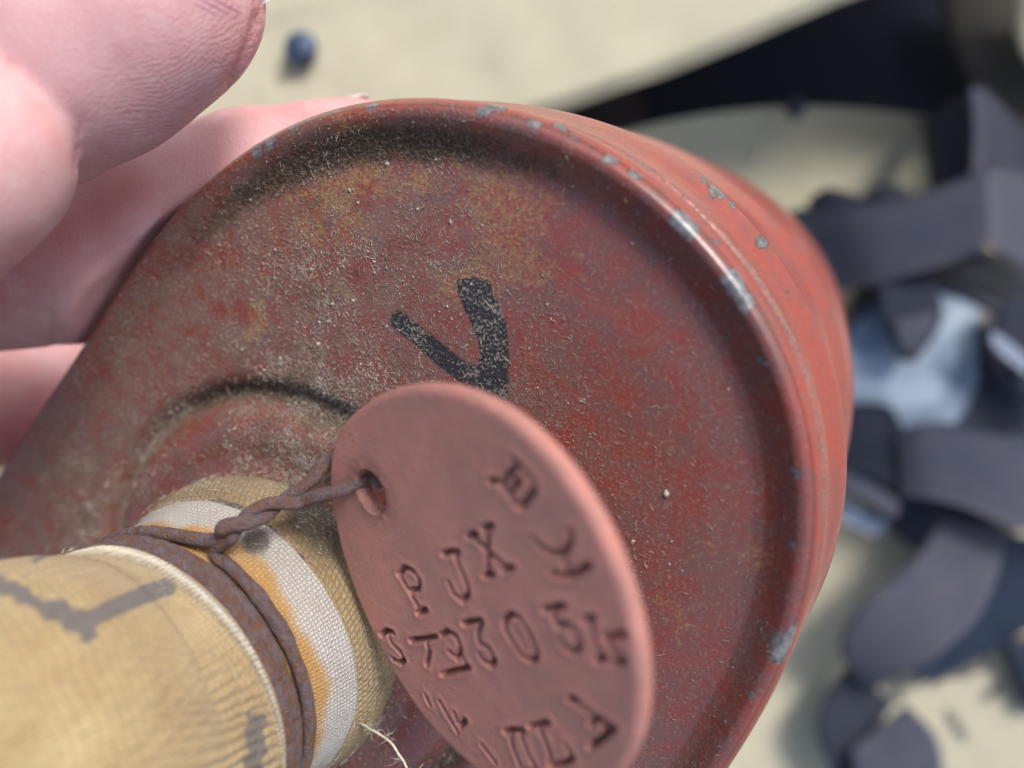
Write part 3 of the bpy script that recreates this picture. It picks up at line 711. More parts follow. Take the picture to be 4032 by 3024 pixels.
# stamped strokes, traced in photo pixels
def z2(l): return [(1450 + a * .4973, 2050 + b * .4973) for a, b in l]
def z1(l): return [(1850 + a * .3316, 1700 + b * .3316) for a, b in l]
def z3(l): return [(1650 + a * .4295, 2600 + b * .4295) for a, b in l]
strokes = [z2([(315, 405), (400, 550), (485, 690)]), z2([(300, 400), (345, 335), (420, 370), (462, 440), (455, 510), (395, 520)]), z2([(450, 700), (520, 670)]),
    z2([(650, 235), (710, 215), (775, 215)]), z2([(740, 230), (790, 350), (840, 470), (850, 550), (800, 600), (735, 545), (700, 460)]),
    z2([(845, 100), (890, 75), (915, 70)]), z2([(965, 30), (1050, 5)]), z2([(880, 90), (1000, 200), (1175, 345)]), z2([(1010, 25), (1005, 200), (1010, 400)]), z2([(975, 405), (1050, 390)]), z2([(1130, 355), (1210, 330)]),
    z2([(165, 865), (220, 830), (265, 850)]), z2([(225, 850), (250, 930), (320, 1000), (350, 1060), (320, 1090), (255, 1050)]),
    z2([(395, 915), (500, 900), (600, 885)]), z2([(510, 910), (545, 990), (520, 1100)]),
    z2([(630, 870), (690, 840), (760, 880), (790, 970), (765, 1050), (700, 1000)]), z2([(790, 1010), (845, 1120)]), z2([(640, 1180), (760, 1150), (860, 1125)]),
    z2([(810, 780), (880, 765), (960, 755)]), z2([(955, 765), (925, 860), (940, 930)]), z2([(940, 920), (1020, 980), (1060, 1060), (1030, 1110), (960, 1060), (940, 1020)]),
    z2([(1140, 740), (1200, 695), (1275, 740), (1340, 850), (1390, 970), (1395, 1040), (1340, 1070), (1270, 1020), (1190, 900), (1135, 800), (1140, 740)]),
    z2([(1455, 660), (1540, 645), (1620, 625)]), z2([(1520, 650), (1560, 780)]), z2([(1560, 780), (1640, 770), (1710, 830), (1745, 920), (1720, 990), (1650, 980), (1585, 900)]),
    z2([(1775, 740), (1860, 715)]), z2([(1815, 745), (1870, 900), (1910, 1040)]), z2([(1870, 1060), (1950, 1030)]),
    z2([(1940, 875), (2030, 860), (2115, 835)]), z2([(1950, 890), (1990, 960), (2070, 1000), (2110, 1060)]), z2([(2000, 1080), (2110, 1060)]),
    z1([(330, 545), (420, 540), (560, 700), (690, 855)]), z1([(690, 855), (790, 740), (880, 610), (850, 520), (720, 370)]), z1([(640, 300), (630, 380), (540, 470), (490, 560)]), z1([(600, 250), (660, 310)]), z1([(590, 640), (650, 560), (700, 510)]),
    z1([(850, 1210), (930, 1290), (1050, 1370)]), z1([(1320, 1100), (1300, 1260), (1200, 1390), (1060, 1380)]), z1([(1060, 1610), (1200, 1650), (1330, 1640), (1540, 1500)]), z1([(1220, 1400), (1300, 1630)]),
    z3([(1440, 310), (1520, 300)]), z3([(1480, 310), (1670, 430), (1870, 550)]), z3([(1870, 555), (1800, 610), (1630, 740)]), z3([(1640, 530), (1700, 480), (1790, 560), (1770, 610)]),
    z3([(1070, 555), (1160, 540), (1250, 515)]), z3([(1160, 560), (1230, 700), (1290, 900)]), z3([(1260, 905), (1400, 890), (1480, 830), (1410, 720)]),
    z3([(850, 610), (930, 590), (1030, 590)]), z3([(900, 610), (930, 760), (1000, 930)]), z3([(990, 610), (1060, 800), (1150, 960)]), z3([(1050, 960), (1170, 980)]),
    z3([(260, 340), (330, 470), (410, 600)]), z3([(390, 440), (430, 560), (490, 500)]), z3([(640, 730), (700, 800), (760, 880)]), z3([(130, 280), (160, 350)])]
dep = np.full(len(p2), 9.0)
for st in strokes:
    q3 = np.array([on_tag(*p) - tc for p in st]); q2 = np.stack([q3 @ tU, q3 @ tV], 1)
    for a, b in zip(q2[:-1], q2[1:]):
        ab = b - a; t = np.clip(((p2 - a) @ ab) / (ab @ ab + 1e-12), 0, 1); dep = np.minimum(dep, np.linalg.norm(p2 - a - t[:, None] * ab, axis=1))
dep = dep + .006 * vnoise(p2, 14, 4, 2)
HW = .038
groove = np.clip(1 - dep / HW, 0, 1); groove = groove * groove * (3 - 2 * groove)
lipr = np.exp(-((dep - HW * 1.35) / .028) ** 2)
hgt = -.115 * groove + .007 * lipr + .010 * vnoise(p2, 1.2, 2, 3) + .05 * (p2[:, 0] / 1.9) ** 2 * .6
bev = .09
hgt = hgt - np.where(edge_d < bev, bev - np.sqrt(np.maximum(bev ** 2 - (bev - edge_d) ** 2, 0)), 0) * .8
TH = .17
def tag3(q, h): return tc + q[:, :1] * tU + q[:, 1:] * tV + np.asarray(h)[:, None] * tn
top = tag3(p2, hgt + TH * .5); bot_h = -TH * .5 + .05 * (p2[:, 0] / 1.9) ** 2 * .6 + np.where(edge_d < bev, bev - np.sqrt(np.maximum(bev ** 2 - (bev - edge_d) ** 2, 0)), 0) * .8
bot = tag3(p2, bot_h)
nv = len(p2)
e = np.sort(np.concatenate([fq[:, [0, 1]], fq[:, [1, 2]], fq[:, [2, 3]], fq[:, [3, 0]]]), 1)
eo = np.concatenate([fq[:, [0, 1]], fq[:, [1, 2]], fq[:, [2, 3]], fq[:, [3, 0]]])
key = e[:, 0].astype(np.int64) * nv + e[:, 1]; uq, first, cnt = np.unique(key, return_index=True, return_counts=True)
be = eo[first[cnt == 1]]
wall = np.stack([be[:, 1], be[:, 0], be[:, 0] + nv, be[:, 1] + nv], 1)
allf = np.vstack([fq, fq[:, ::-1] + nv, wall])
gr = np.clip(groove * (.22 + .6 * np.clip(.15 - vnoise(p2, 1.6, 6, 2), 0, 1)), 0, .75)  # tints the stamped strokes, and below the hole edge, darker
gr = np.maximum(gr, np.clip(1 - (dd - RH * .5) / .2, 0, 1) * .5)
# orient faces outwards
if np.cross(top[fq[5000, 1]] - top[fq[5000, 0]], top[fq[5000, 2]] - top[fq[5000, 0]]) @ tn < 0: allf = allf[:, ::-1]
allv = np.vstack([top, bot]); um = np.zeros(len(allv), bool); um[allf] = True; remap = np.cumsum(um) - 1
build('stamped_disc', allv[um], remap[allf], M['tag'], tag, attrs=dict(groove_tint=np.r_[gr, gr * 0][um]))

# ------------------------------------------------------------------ HAND
def caps(p, a, b, ra, rb):
    ab = b - a; t = np.clip(((p - a) @ ab) / (ab @ ab), 0, 1); t = t.astype(np.float32)
    return np.linalg.norm(p - a - t[..., None] * ab, axis=-1) - (ra + (rb - ra) * t)
def smin(a, b, k):
    h = np.clip(.5 + .5 * (b - a) / k, 0, 1); return b + (a - b) * h - k * h * (1 - h)
thumb_a = [(P(640, -20, 7.6), .93), (P(520, 30, 7.6), 1.05), (P(300, 150, 7.65), 1.13), (P(90, 290, 7.75), 1.10)]
thumb_b = [(P(-130, 590, 7.0), .86), (P(-230, 640, 7.0), .95), (P(-520, 830, 7.3), 1.12), (P(-1000, 1150, 8.4), 1.35)]
idx_a = [(P(1400, 585, 10.2), .62), (P(1300, 640, 10.1), .76), (P(1000, 735, 10.2), .95), (P(640, 900, 10.15), 1.10), (P(380, 990, 10.1), 1.12), (P(60, 1010, 10.0), 1.12), (P(-300, 1060, 9.9), 1.12), (P(-1100, 1200, 10.2), 1.2)]
mid_a = [(P(900, 1540, 15.2), .9), (P(500, 1560, 14.8), 1.05), (P(150, 1560, 14.4), 1.15), (P(-200, 1600, 13.8), 1.2), (P(-900, 1620, 12.6), 1.15), (P(-1500, 1500, 11.2), 1.2)]
ring_a = [(P(700, 2350, 15.4), .78), (P(250, 2350, 14.6), .86), (P(-200, 2300, 13.6), .92), (P(-800, 2050, 12.8), 1.0), (P(-1500, 1750, 12.2), 1.15)]
pink_a = [(P(300, 2900, 16.0), .66), (P(0, 2850, 15.2), .74), (P(-400, 2650, 14.2), .8), (P(-900, 2300, 13.4), .9), (P(-1500, 1950, 12.8), 1.05)]
palm = [(P(-1100, 1200, 10.4), 1.3), (P(-1700, 1250, 10.6), 1.6), (P(-2300, 1500, 10.9), 1.7)]
palm2 = [(P(-1500, 1600, 11.4), 1.3), (P(-2200, 1750, 11.6), 1.7)]
palm3 = [(P(-1500, 1900, 12.4), 1.2), (P(-2200, 1950, 12.2), 1.6)]
palmt = [(P(-1000, 1150, 8.4), 1.35), (P(-1800, 1400, 9.8), 1.7)]
wrist = [(P(-2250, 1650, 11.2), 2.3), (P(-3500, 1900, 12.2), 2.5)]
VS = .068
allp = [q for l in (thumb_a, thumb_b, idx_a, mid_a, ring_a, pink_a, palm, palm2, palm3, palmt, wrist) for q in l]
lo = np.min([p - r - .4 for p, r in allp], 0); hi = np.max([p + r + .4 for p, r in allp], 0)
lo[0] = max(lo[0], -17.0)
dims = np.ceil((hi - lo) / VS).astype(int)
field = np.full(dims, 3.0, np.float32)
def add_chain(ch, k=.25):
    """capsule chain merged on its own first, then into the field"""
    a0 = np.min([p - r - .9 for p, r in ch], 0); a1 = np.max([p + r + .9 for p, r in ch], 0)
    i0 = np.maximum(((a0 - lo) / VS).astype(int), 0); i1 = np.minimum(((a1 - lo) / VS).astype(int) + 1, dims)
    if (i1 <= i0).any(): return
    ax = [lo[d] + VS * np.arange(i0[d], i1[d]) for d in range(3)]
    g = np.stack(np.meshgrid(*ax, indexing='ij'), -1).astype(np.float32)
    f = None
    for (a, ra), (b, rb) in zip(ch[:-1], ch[1:]):
        c = caps(g, a.astype(np.float32), b.astype(np.float32), ra, rb); f = c if f is None else smin(f, c, .12)
    sl_ = tuple(slice(i0[d], i1[d]) for d in range(3)); field[sl_] = smin(field[sl_], f, k)
add_chain(thumb_a, .05); add_chain(thumb_b, .06)
for ch in (idx_a, mid_a, ring_a, pink_a): add_chain(ch, .12)
for ch in (palm, palm2, palm3, palmt, wrist): add_chain(ch, .8)
# flesh is pressed flat where it meets the tin
i1 = dims; X = [lo[d] + VS * np.arange(dims[d]) for d in range(3)]
ix0 = int((-6.8 - lo[0]) / VS)
oa = np.arctan2(ol[:, 1] - cen[1], ol[:, 0] - cen[0]); orr = np.linalg.norm(ol - cen, axis=1); od = np.argsort(oa)
for ix in range(ix0, dims[0]):
    G = np.stack(np.meshgrid([X[0][ix]], X[1], X[2], indexing='ij'), -1)[0]
    u = G @ fU - cen[0]; v_ = G @ fV - cen[1]; h = G @ fn - fd
    r = np.hypot(u, v_); ro = np.interp(np.arctan2(v_, u), oa[od], orr[od], period=2 * np.pi)
    o_ = np.interp(-h, [0, .1, .5, 1.2, 1.4, 2.5, 3.8, 5, 8], [0, .05, .08, .22, .10, .15, .4, .3, .3])
    dcan = np.maximum(r - ro - o_, h - .55)
    field[ix] = -smin(-field[ix], dcan - .015, .10) if False else np.maximum(field[ix], -(dcan - .045))
def surface_nets(f):
    s = f < 0; nx, ny, nz = f.shape
    corners = [(a, b, c) for a in (0, 1) for b in (0, 1) for c in (0, 1)]
    cs = [s[a:nx - 1 + a, b:ny - 1 + b, c:nz - 1 + c] for a, b, c in corners]
    cnt_ = sum(c_.astype(np.int8) for c_ in cs); act = (cnt_ > 0) & (cnt_ < 8)
    idx = -np.ones(act.shape, np.int64); cells = np.argwhere(act); idx[act] = np.arange(len(cells))
    acc = np.zeros((len(cells), 3)); n_ = np.zeros(len(cells))
    for ax in range(3):
        for o1 in (0, 1):
            for o2_ in (0, 1):
                a = np.zeros(3, int); oth = [k for k in range(3) if k != ax]; a[oth[0]] = o1; a[oth[1]] = o2_; b = a.copy(); b[ax] = 1
                ca, cb = cells + a, cells + b; va, vb = f[tuple(ca.T)], f[tuple(cb.T)]
                m = (va < 0) != (vb < 0); t = np.where(m, va / np.where(m, va - vb, 1), 0)
                pt = np.repeat(a[None].astype(float), len(cells), 0); pt[:, ax] = t
                acc[m] += pt[m]; n_[m] += 1
    V = lo + VS * (cells + acc / n_[:, None])
    quads = []
    for ax in range(3):
        oth = [k for k in range(3) if k != ax]
        sl0 = [slice(1, -1)] * 3; sl0[ax] = slice(0, -1); sl1 = [slice(1, -1)] * 3; sl1[ax] = slice(1, None)
        d = s[tuple(sl0)] != s[tuple(sl1)]; inner_ = s[tuple(sl0)][d]
        c = np.argwhere(d); c[:, oth[0]] += 1; c[:, oth[1]] += 1
        q = []
        for o1, o2_ in ((0, 0), (1, 0), (1, 1), (0, 1)):
            cc_ = c.copy(); cc_[:, oth[0]] -= 1 - o1; cc_[:, oth[1]] -= 1 - o2_; q.append(idx[tuple(cc_.T)])
        q = np.stack(q, 1)
        flip = inner_ if ax != 1 else ~inner_
        q[~flip] = q[~flip][:, ::-1]; quads.append(q)
    return V, np.vstack(quads)
HVv, HF = surface_nets(field)
HF = HF[(HF >= 0).all(1)]
# relax
ed = np.vstack([HF[:, [0, 1]], HF[:, [1, 2]], HF[:, [2, 3]], HF[:, [3, 0]]])
for _ in range(3):
    sm = np.zeros_like(HVv); ct = np.zeros(len(HVv))
    for a, b in ((0, 1), (1, 0)):
        for k in range(3): sm[:, k] += np.bincount(ed[:, a], HVv[ed[:, b], k], len(HVv))
        ct += np.bincount(ed[:, a], minlength=len(HVv))
    HVv = HVv * .5 + .5 * sm / np.maximum(ct, 1)[:, None]
hpx = to_px(HVv); dep_ = -HVv[:, 2]
# whorl lines of the thumb pad, flush with painted thumb shade, and the traces of ink
wc = np.array([430., -60.]); dv = (hpx - wc) / F * 7.0
near = (dep_ < 8.6)
ridge = np.hypot(dv[:, 0] * .75, dv[:, 1] * 1.15)
onpad = near & (hpx[:, 0] * .85 - hpx[:, 1] * .52 + 190 > 0)
rmask = onpad * np.clip((hpx[:, 1] * .85 + hpx[:, 0] * .52 - 330) / 260, 0, 1) * np.clip((hpx[:, 0] - 250) / 250, .15, 1)
crease = np.maximum(np.exp(-(seg_d(hpx, (0, 210), (150, 430)) / 35) ** 2), np.exp(-(seg_d(hpx, (150, 430), (272, 640)) / 35) ** 2)) * near
nailf = np.exp(-(np.minimum(seg_d(hpx, (1000, 40), (975, 160)), seg_d(hpx, (975, 160), (890, 330))) / 22) ** 2) * near
flush_shade = np.clip(crease * .45 + nailf * .7 + .8 * np.exp(-(seg_d(hpx, (500, 760), (250, 930)) / 110) ** 2) * (dep_ > 8.5) + np.exp(-(np.linalg.norm(hpx - [0, 1720], axis=1) / 160) ** 2) * .8, 0, 1)  # flush at crease and nail; thumb's cast shade painted red on the finger
inkl = ((hpx[:, 1] - 30) * .88 - (hpx[:, 0] - 860) * .47) * 2 * math.pi / 26
inkm = np.clip((hpx[:, 0] - 745) / 60, 0, 1) * np.clip((955 - hpx[:, 0]) / 20, 0, 1) * np.clip((64 - hpx[:, 1]) / 12, 0, 1) * np.clip((45 - np.abs(inkl / 6.2832 * 26)) / 8, 0, 1) * near
# folds pushed into the flesh
nrmH = np.zeros_like(HVv); fnq = np.cross(HVv[HF[:, 2]] - HVv[HF[:, 0]], HVv[HF[:, 3]] - HVv[HF[:, 1]])
for k in range(4):
    for d in range(3): nrmH[:, d] += np.bincount(HF[:, k], fnq[:, d], len(HVv))
nrmH = norm(nrmH)
if (nrmH * (HVv - HVv.mean(0))).sum() < 0: HF = HF[:, ::-1]; nrmH = -nrmH
fold = .06 * np.exp(-(np.minimum(seg_d(hpx, (1012, 60), (980, 170)), seg_d(hpx, (980, 170), (905, 330))) / 10) ** 2) * near
fold2 = .03 * np.exp(-(seg_d(hpx, (310, 440), (305, 660)) / 12) ** 2) * near + .03 * np.exp(-(seg_d(hpx, (190, 1230), (215, 1350)) / 16) ** 2)
HVv = HVv - nrmH * (fold + fold2)[:, None] + nrmH * (.018 * vnoise(HVv, 1.3, 4, 2))[:, None]
hand = empty('person', P(-2250, 1650, 13.5), 'bare hand with thumb above and fingers wrapped behind the red canister', 'person')
build('hand', HVv, HF, M['skin'], hand, attrs=dict(ridge=ridge, ridge_mask=rmask, flush_shade=flush_shade, inkline=inkl, inkmask=inkm))
def nail(center, along, up, wd, ln, name='nail'):
    along = norm(along); up = norm(up - along * (up @ along)); sd_ = np.cross(along, up)
    nu, nv_ = 24, 20; V = []
    for sgn in (0, 1):
        for i in np.linspace(-1, 1, nu):
            for j in np.linspace(-1, 1, nv_):
                x_ = i * wd * (1 - .12 * j * j * (j > 0)); y_ = j * ln * (1 - .25 * i * i)
                z_ = -.55 * (x_ / wd) ** 2 * wd * .8 - .10 * (j ** 2) * ln - sgn * .035
                V.append(center + sd_ * x_ + along * y_ + up * z_)
    V = np.array(V); g_ = gridf(nu, nv_); n0 = nu * nv_
    rim = [i * nv_ for i in range(nu)] + [(nu - 1) * nv_ + j for j in range(1, nv_)] + [i * nv_ + nv_ - 1 for i in range(nu - 2, -1, -1)] + [j for j in range(nv_ - 2, 0, -1)]
    w_ = [[rim[k], rim[(k + 1) % len(rim)], rim[(k + 1) % len(rim)] + n0, rim[k] + n0] for k in range(len(rim))]
    return build(name, V, g_.tolist() + (g_[:, ::-1] + n0).tolist() + w_, M['nail'], hand)
ta = norm(thumb_a[0][0] - thumb_a[2][0])
nail(P(690, -20, 7.75) + norm(np.array([.75, .1, -.65])) * .45, ta, np.array([.75, .1, -.75]), .50, .62)
ia = norm(idx_a[0][0] - idx_a[2][0])
nail(P(1310, 570, 10.3) + norm(np.array([.0, .9, -.25])) * .56, ia, np.array([-.1, 1.0, -.25]), .30, .44)

# ------------------------------------------------------------------ BACKGROUND: canvas bag, gas mask, table
def sheet(name, mat, parent, fn_, nu, nv_, u0, u1, v0, v1, thick=.12, attrs_f=None, **kw):
    """fn_(u,v) -> depth; u,v are photo pixels placed at that depth"""
    u = np.linspace(u0, u1, nu); v = np.linspace(v0, v1, nv_)
    U_, V_ = np.meshgrid(u, v, indexing='ij'); D_ = fn_(U_, V_)
    X_ = (U_ - 2016) / F * D_; Y_ = -(V_ - 1512) / F * D_
    top_ = np.stack([X_, Y_, -D_], -1).reshape(-1, 3)
    return top_, U_.ravel(), V_.ravel()
def solid(name, top_, nu, nv_, mat, parent, thick=.12, attrs=None, kind=None, uvs=None):
    bot_ = top_ - [0, 0, thick]; n0 = len(top_); g_ = gridf(nu, nv_)
    nz_ = np.cross(top_[g_[0, 1]] - top_[g_[0, 0]], top_[g_[0, 2]] - top_[g_[0, 0]])[2]
    if nz_ < 0: g_ = g_[:, ::-1]
    rim = [i * nv_ for i in range(nu)] + [(nu - 1) * nv_ + j for j in range(1, nv_)] + [i * nv_ + nv_ - 1 for i in range(nu - 2, -1, -1)] + [j for j in range(nv_ - 2, 0, -1)]
    w_ = np.array([[rim[k], rim[k] + n0, rim[(k + 1) % len(rim)] + n0, rim[(k + 1) % len(rim)]] for k in range(len(rim))])
    V = np.vstack([top_, bot_])
    at = dict(stain=np.zeros(len(V)), ink=np.zeros(len(V)))
    for k, a in (attrs or {}).items(): at[k] = np.r_[a, a * 0]
    uvs = top_[:, :2] if uvs is None else uvs
    return build(name, V, np.vstack([g_, g_[:, ::-1] + n0, w_]), mat, parent, attrs=at, uv=np.vstack([uvs, uvs]), kind=kind)

gv = np.array([[-60, -60, -CZ], [60, -60, -CZ], [60, 60, -CZ], [-60, 60, -CZ]], float)
ground = build('ground', gv, [[0, 1, 2, 3]], M['table'], None, smooth=False); ground['kind'] = 'structure'; ground['label'] = 'brown surface under the canvas bag'

bag = empty('canvas_bag', np.array([2, 0, -CZ]), 'pale khaki canvas haversack lying open below the canister with a blue snap button', 'bag')
# front panel
def d_panel(U_, V_):
    p = np.stack([U_ / 300., V_ / 300.], -1)
    return 26.6 + .35 * vnoise(p.reshape(-1, 2), .35, 5, 3).reshape(U_.shape) + .6 * np.clip((900 - V_) / 700, 0, 1.5) ** 1.5
def d_warp(U_, V_):
    return V_ + (np.clip(np.abs(U_ - 3180) / 620, 0, 1.6) ** 2 * 75) * (3900 - V_) / 3550
uu, vv_ = np.meshgrid(np.linspace(-600, 4900, 180), np.r_[np.linspace(420, 760, 50), np.linspace(780, 3900, 150)], indexing='ij'); vw = d_warp(uu, vv_)
dpn = d_panel(uu, vw) - 1.9 * np.clip((760 - vv_) / 340, 0, 1) ** 2
t_ = np.stack([(uu - 2016) / F * dpn, -(vw - 1512) / F * dpn, -dpn], -1).reshape(-1, 3); U_, V_ = uu.ravel(), vw.ravel()
# top edge is bent up from the sun to darken it; soft arc
ed_ = 330 + 90 * np.clip(np.abs(U_ - 3300) / 700, 0, 1.5) ** 2 
stamp = [([(3470, 2700), (3520, 2670), (3560, 2690), (3540, 2740), (3490, 2745)], 9), ([(3500, 2720), (3560, 2760)], 9), ([(3600, 2700), (3640, 2640), (3680, 2700)], 9), ([(3615, 2670), (3670, 2670)], 8),
         ([(3700, 2680), (3700, 2620), (3760, 2600), (3750, 2660), (3700, 2650)], 9), ([(3790, 2660), (3800, 2590)], 9), ([(3830, 2640), (3890, 2620), (3860, 2580), (3820, 2600)], 9), ([(3730, 2810), (3790, 2900)], 13), ([(3870, 2750), (3950, 2700)], 10),
         ([(3620, 480), (3680, 520)], 10), ([(3010, 800), (3060, 800)], 7)]
pin = ink_of(np.stack([U_, V_], 1), [(a, b * 1.5) for a, b in stamp]) * .85
pst = .8 * np.clip(vnoise(t_, .4, 23, 4) - .05, 0, 1) + np.exp(-(np.hypot(U_ - 3270, V_ - 590) / 50) ** 2) * .5
solid('front_panel', t_, 180, 200, M['canvas'], bag, .12, dict(ink=pin, stain=pst))
# small boss seen at the top of the panel
def lathe(c, prof, name, mat, parent, axis=np.array([0, 0, 1.]), ns=40):
    q = refine(prof, .04); a = np.linspace(0, 2 * np.pi, ns, endpoint=False); ax = norm(axis); u_ = norm(np.cross(ax, [.31, .9, .2])); v__ = np.cross(ax, u_)
    V = np.array([c + ax * z + r_ * (np.cos(t) * u_ + np.sin(t) * v__) for r_, z in q for t in a])
    return build(name, V, gridf(len(q), ns, cv=True), mat, parent)
lathe(P(3128, 432, 24.7), [(.20, 0), (.30, .02), (.31, .12), (.25, .22), (.12, .27), (.001, .28)], 'rivet', M['strap_dark'], bag)
# lining seen in the open mouth, shade painted into its near-black navy
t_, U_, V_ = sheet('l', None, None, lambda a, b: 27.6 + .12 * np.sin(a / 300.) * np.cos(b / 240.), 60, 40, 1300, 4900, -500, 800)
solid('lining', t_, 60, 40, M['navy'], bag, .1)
# flap: edge runs from (3280,0) to (2150,430) in the photo
def flap_pt(a, b):
    """a along the edge, b back from the edge (cm)"""
    e0 = P(3300, -8, 19.9); e1 = P(2150, 432, 19.9); dr = norm(e1 - e0); pr = np.array([-dr[1], dr[0], 0]);
    if pr[0] > 0 or pr[1] < 0: pr = -pr if (-pr)[1] > 0 else pr
    L_ = np.linalg.norm(e1 - e0)
    sag = .25 * np.clip(a / L_ - .8, 0, 1) ** 2 - .12 * np.sin(np.clip(a / L_, 0, 1) * np.pi)
    p = e0[None] + a[:, None] * dr + (b + sag)[:, None] * pr
    roll = np.where(b < .35, -.35 * (1 - b / .35) ** 2, 0)
    dz = -.045 * np.clip(b, 0, 30) + .32 * vnoise(np.stack([a, b], 1), .16, 9, 3) + .05 * vnoise(np.stack([a, b], 1), .9, 2, 2) + roll
    dz = dz + .10 * np.exp(-((b - 3.9 - .05 * a) / .4) ** 2)
    p[:, 2] += dz; return p
A_, B_2 = np.meshgrid(np.linspace(-12, 34, 230), np.r_[np.linspace(0, 1.5, 40), np.linspace(1.55, 26, 130)], indexing='ij')
ft = flap_pt(A_.ravel(), B_2.ravel())
fpx = to_px(ft)
fst = np.exp(-(np.linalg.norm(fpx - [1110, 300], axis=1) / 40) ** 2) * .7 + np.exp(-(np.linalg.norm(fpx - [1190, 320], axis=1) / 70) ** 2) * .45 + .5 * np.exp(-(np.linalg.norm(fpx - [1020, 380], axis=1) / 60) ** 2)
solid('flap', ft, 230, 170, M['canvas'], bag, .14, dict(stain=np.clip(np.maximum(fst, .85 * np.clip(vnoise(np.stack([A_.ravel(), B_2.ravel()], 1), .35, 17, 4) - .1, 0, 1)), 0, 1)), uvs=np.stack([A_.ravel(), B_2.ravel()], 1))
fz = ft[np.argmin(np.linalg.norm(fpx - [1200, 215], axis=1))]
sb = lathe(fz + [0, 0, -.02], [(.30, 0), (.32, .05), (.30, .28), (.39, .33), (.42, .40), (.38, .48), (.28, .55), (.12, .58), (.001, .59)], 'snap_button', M['snap'], bag)
# brown leather tab tucked under the flap
def ribbon(name, eA, eB, mat, parent, thick=.14, n=70, label=None):
    a = catmull(PP(eA), n); b = catmull(PP(eB), n); m = 12
    t = np.linspace(0, 1, m)
    V = a[:, None] * (1 - t)[None, :, None] + b[:, None] * t[None, :, None]
    V = V.reshape(-1, 3); V[:, 2] += .04 * vnoise(V, .5, 3, 2)
    L_ = np.r_[0, np.cumsum(np.linalg.norm(np.diff(a, axis=0), axis=1))]; W_ = np.linalg.norm(a - b, axis=1).mean()
    uvs = np.stack([np.repeat(L_, m), np.tile(t * W_, n)], 1)
    o = solid(name, V, n, m, mat, parent, thick, uvs=uvs)
    if label: o['label'] = label
    return o
ribbon('leather_tab', [(2180, 380, 26.4), (2350, 350, 26.2), (2500, 345, 26.2), (2545, 420, 26.3), (2530, 560, 26.5)], [(2180, 620, 26.6), (2300, 620, 26.6), (2400, 620, 26.6), (2450, 640, 26.6), (2480, 700, 26.6)], M['brown'], bag)
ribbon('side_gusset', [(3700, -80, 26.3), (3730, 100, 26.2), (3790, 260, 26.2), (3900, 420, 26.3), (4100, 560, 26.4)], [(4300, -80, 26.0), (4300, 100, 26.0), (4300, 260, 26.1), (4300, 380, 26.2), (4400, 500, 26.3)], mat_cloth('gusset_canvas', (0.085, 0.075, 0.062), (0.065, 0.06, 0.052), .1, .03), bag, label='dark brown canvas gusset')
ribbon('pocket_edge', [(4010, -60, 24.8), (3995, 60, 24.8), (4025, 190, 24.8), (4100, 300, 24.8)], [(4500, -60, 24.8), (4500, 60, 24.8), (4500, 190, 24.8), (4500, 300, 24.8)], M['canvas'], bag)

mask = empty('gas_mask', P(3900, 1700, CZ), 'dark rubber gas mask lying on the canvas bag with grey webbing straps across it', 'gas mask')
# facepiece: a low dome with a rim
def dome(name, c_px, rx, ry, depth, hgt_, mat, parent, pw=2.2, rot=0, seed=1, n=60, m=26, wobble=.06):
    c = P(*c_px, depth); kx = depth / F
    a = np.linspace(0, 2 * np.pi, n, endpoint=False); V = []
    for r_ in np.linspace(1, 0, m):
        for t in a:
            wx = 1 + wobble * math.sin(3 * t + seed) + wobble * .6 * math.sin(5 * t + 2 * seed)
            x_, y_ = rx * kx * r_ * math.cos(t) * wx, ry * kx * r_ * math.sin(t) * wx
            cr, sr = math.cos(rot), math.sin(rot)
            V.append(c + [x_ * cr - y_ * sr, x_ * sr + y_ * cr, hgt_ * (1 - r_ ** pw)])
    V = np.array(V); V[:, 2] += .10 * vnoise(V, .5, seed, 3) * hgt_ / 2
    return build(name, V, gridf(m, n, cv=True), mat, parent)
dome('face_piece', (3820, 1560), 560, 620, 26.3, 1.9, M['rubber'], mask, 2.6, .1, 2)
lz = P(3640, 1480, 24.7)
dome('eyepiece', (3650, 1470), 370, 330, 24.75, .42, M['glass'], mask, 2.0, 0, 3, wobble=.01)
er = np.array([P(3650 + 380 * math.cos(t), 1470 + 340 * math.sin(t), 24.72) for t in np.linspace(0, 2 * np.pi, 80)])
v, f = tube(er, .16, 10, False); build('eyepiece_rim', v, f, M['rubber'], mask)
# dark strap end with a pale tip across the glass
ribbon('strap_tab', [(3480, 1060, 23.6), (3470, 1180, 23.4), (3500, 1300, 23.4), (3560, 1420, 23.6)], [(3640, 1050, 23.6), (3705, 1180, 23.4), (3700, 1290, 23.4), (3600, 1430, 23.6)], M['strap_dark'], mask)
ribbon('strap_tab_lining', [(3530, 1260, 23.15), (3530, 1320, 23.15), (3560, 1385, 23.3)], [(3680, 1230, 23.15), (3665, 1310, 23.15), (3590, 1395, 23.3)], M['strap'], mask, .05, label='pale grey tip of the strap tab')
ribbon('head_strap', [(3050, 860, 25.2), (3150, 820, 24.6), (3330, 800, 23.6), (3520, 785, 23.0), (3700, 735, 22.6), (3830, 685, 22.3), (3880, 672, 22.2)], [(3200, 1170, 25.2), (3300, 1150, 24.6), (3450, 1115, 23.6), (3600, 1075, 23.0), (3750, 1030, 22.6), (3850, 985, 22.3), (3895, 955, 22.2)], M['strap'], mask)
ribbon('head_strap', [(3880, 672, 22.2), (3960, 655, 22.7), (4100, 690, 23.4), (4250, 760, 24)], [(3895, 955, 22.2), (3960, 1000, 22.9), (4080, 1060, 23.7), (4250, 1120, 24.4)], M['strap'], mask)
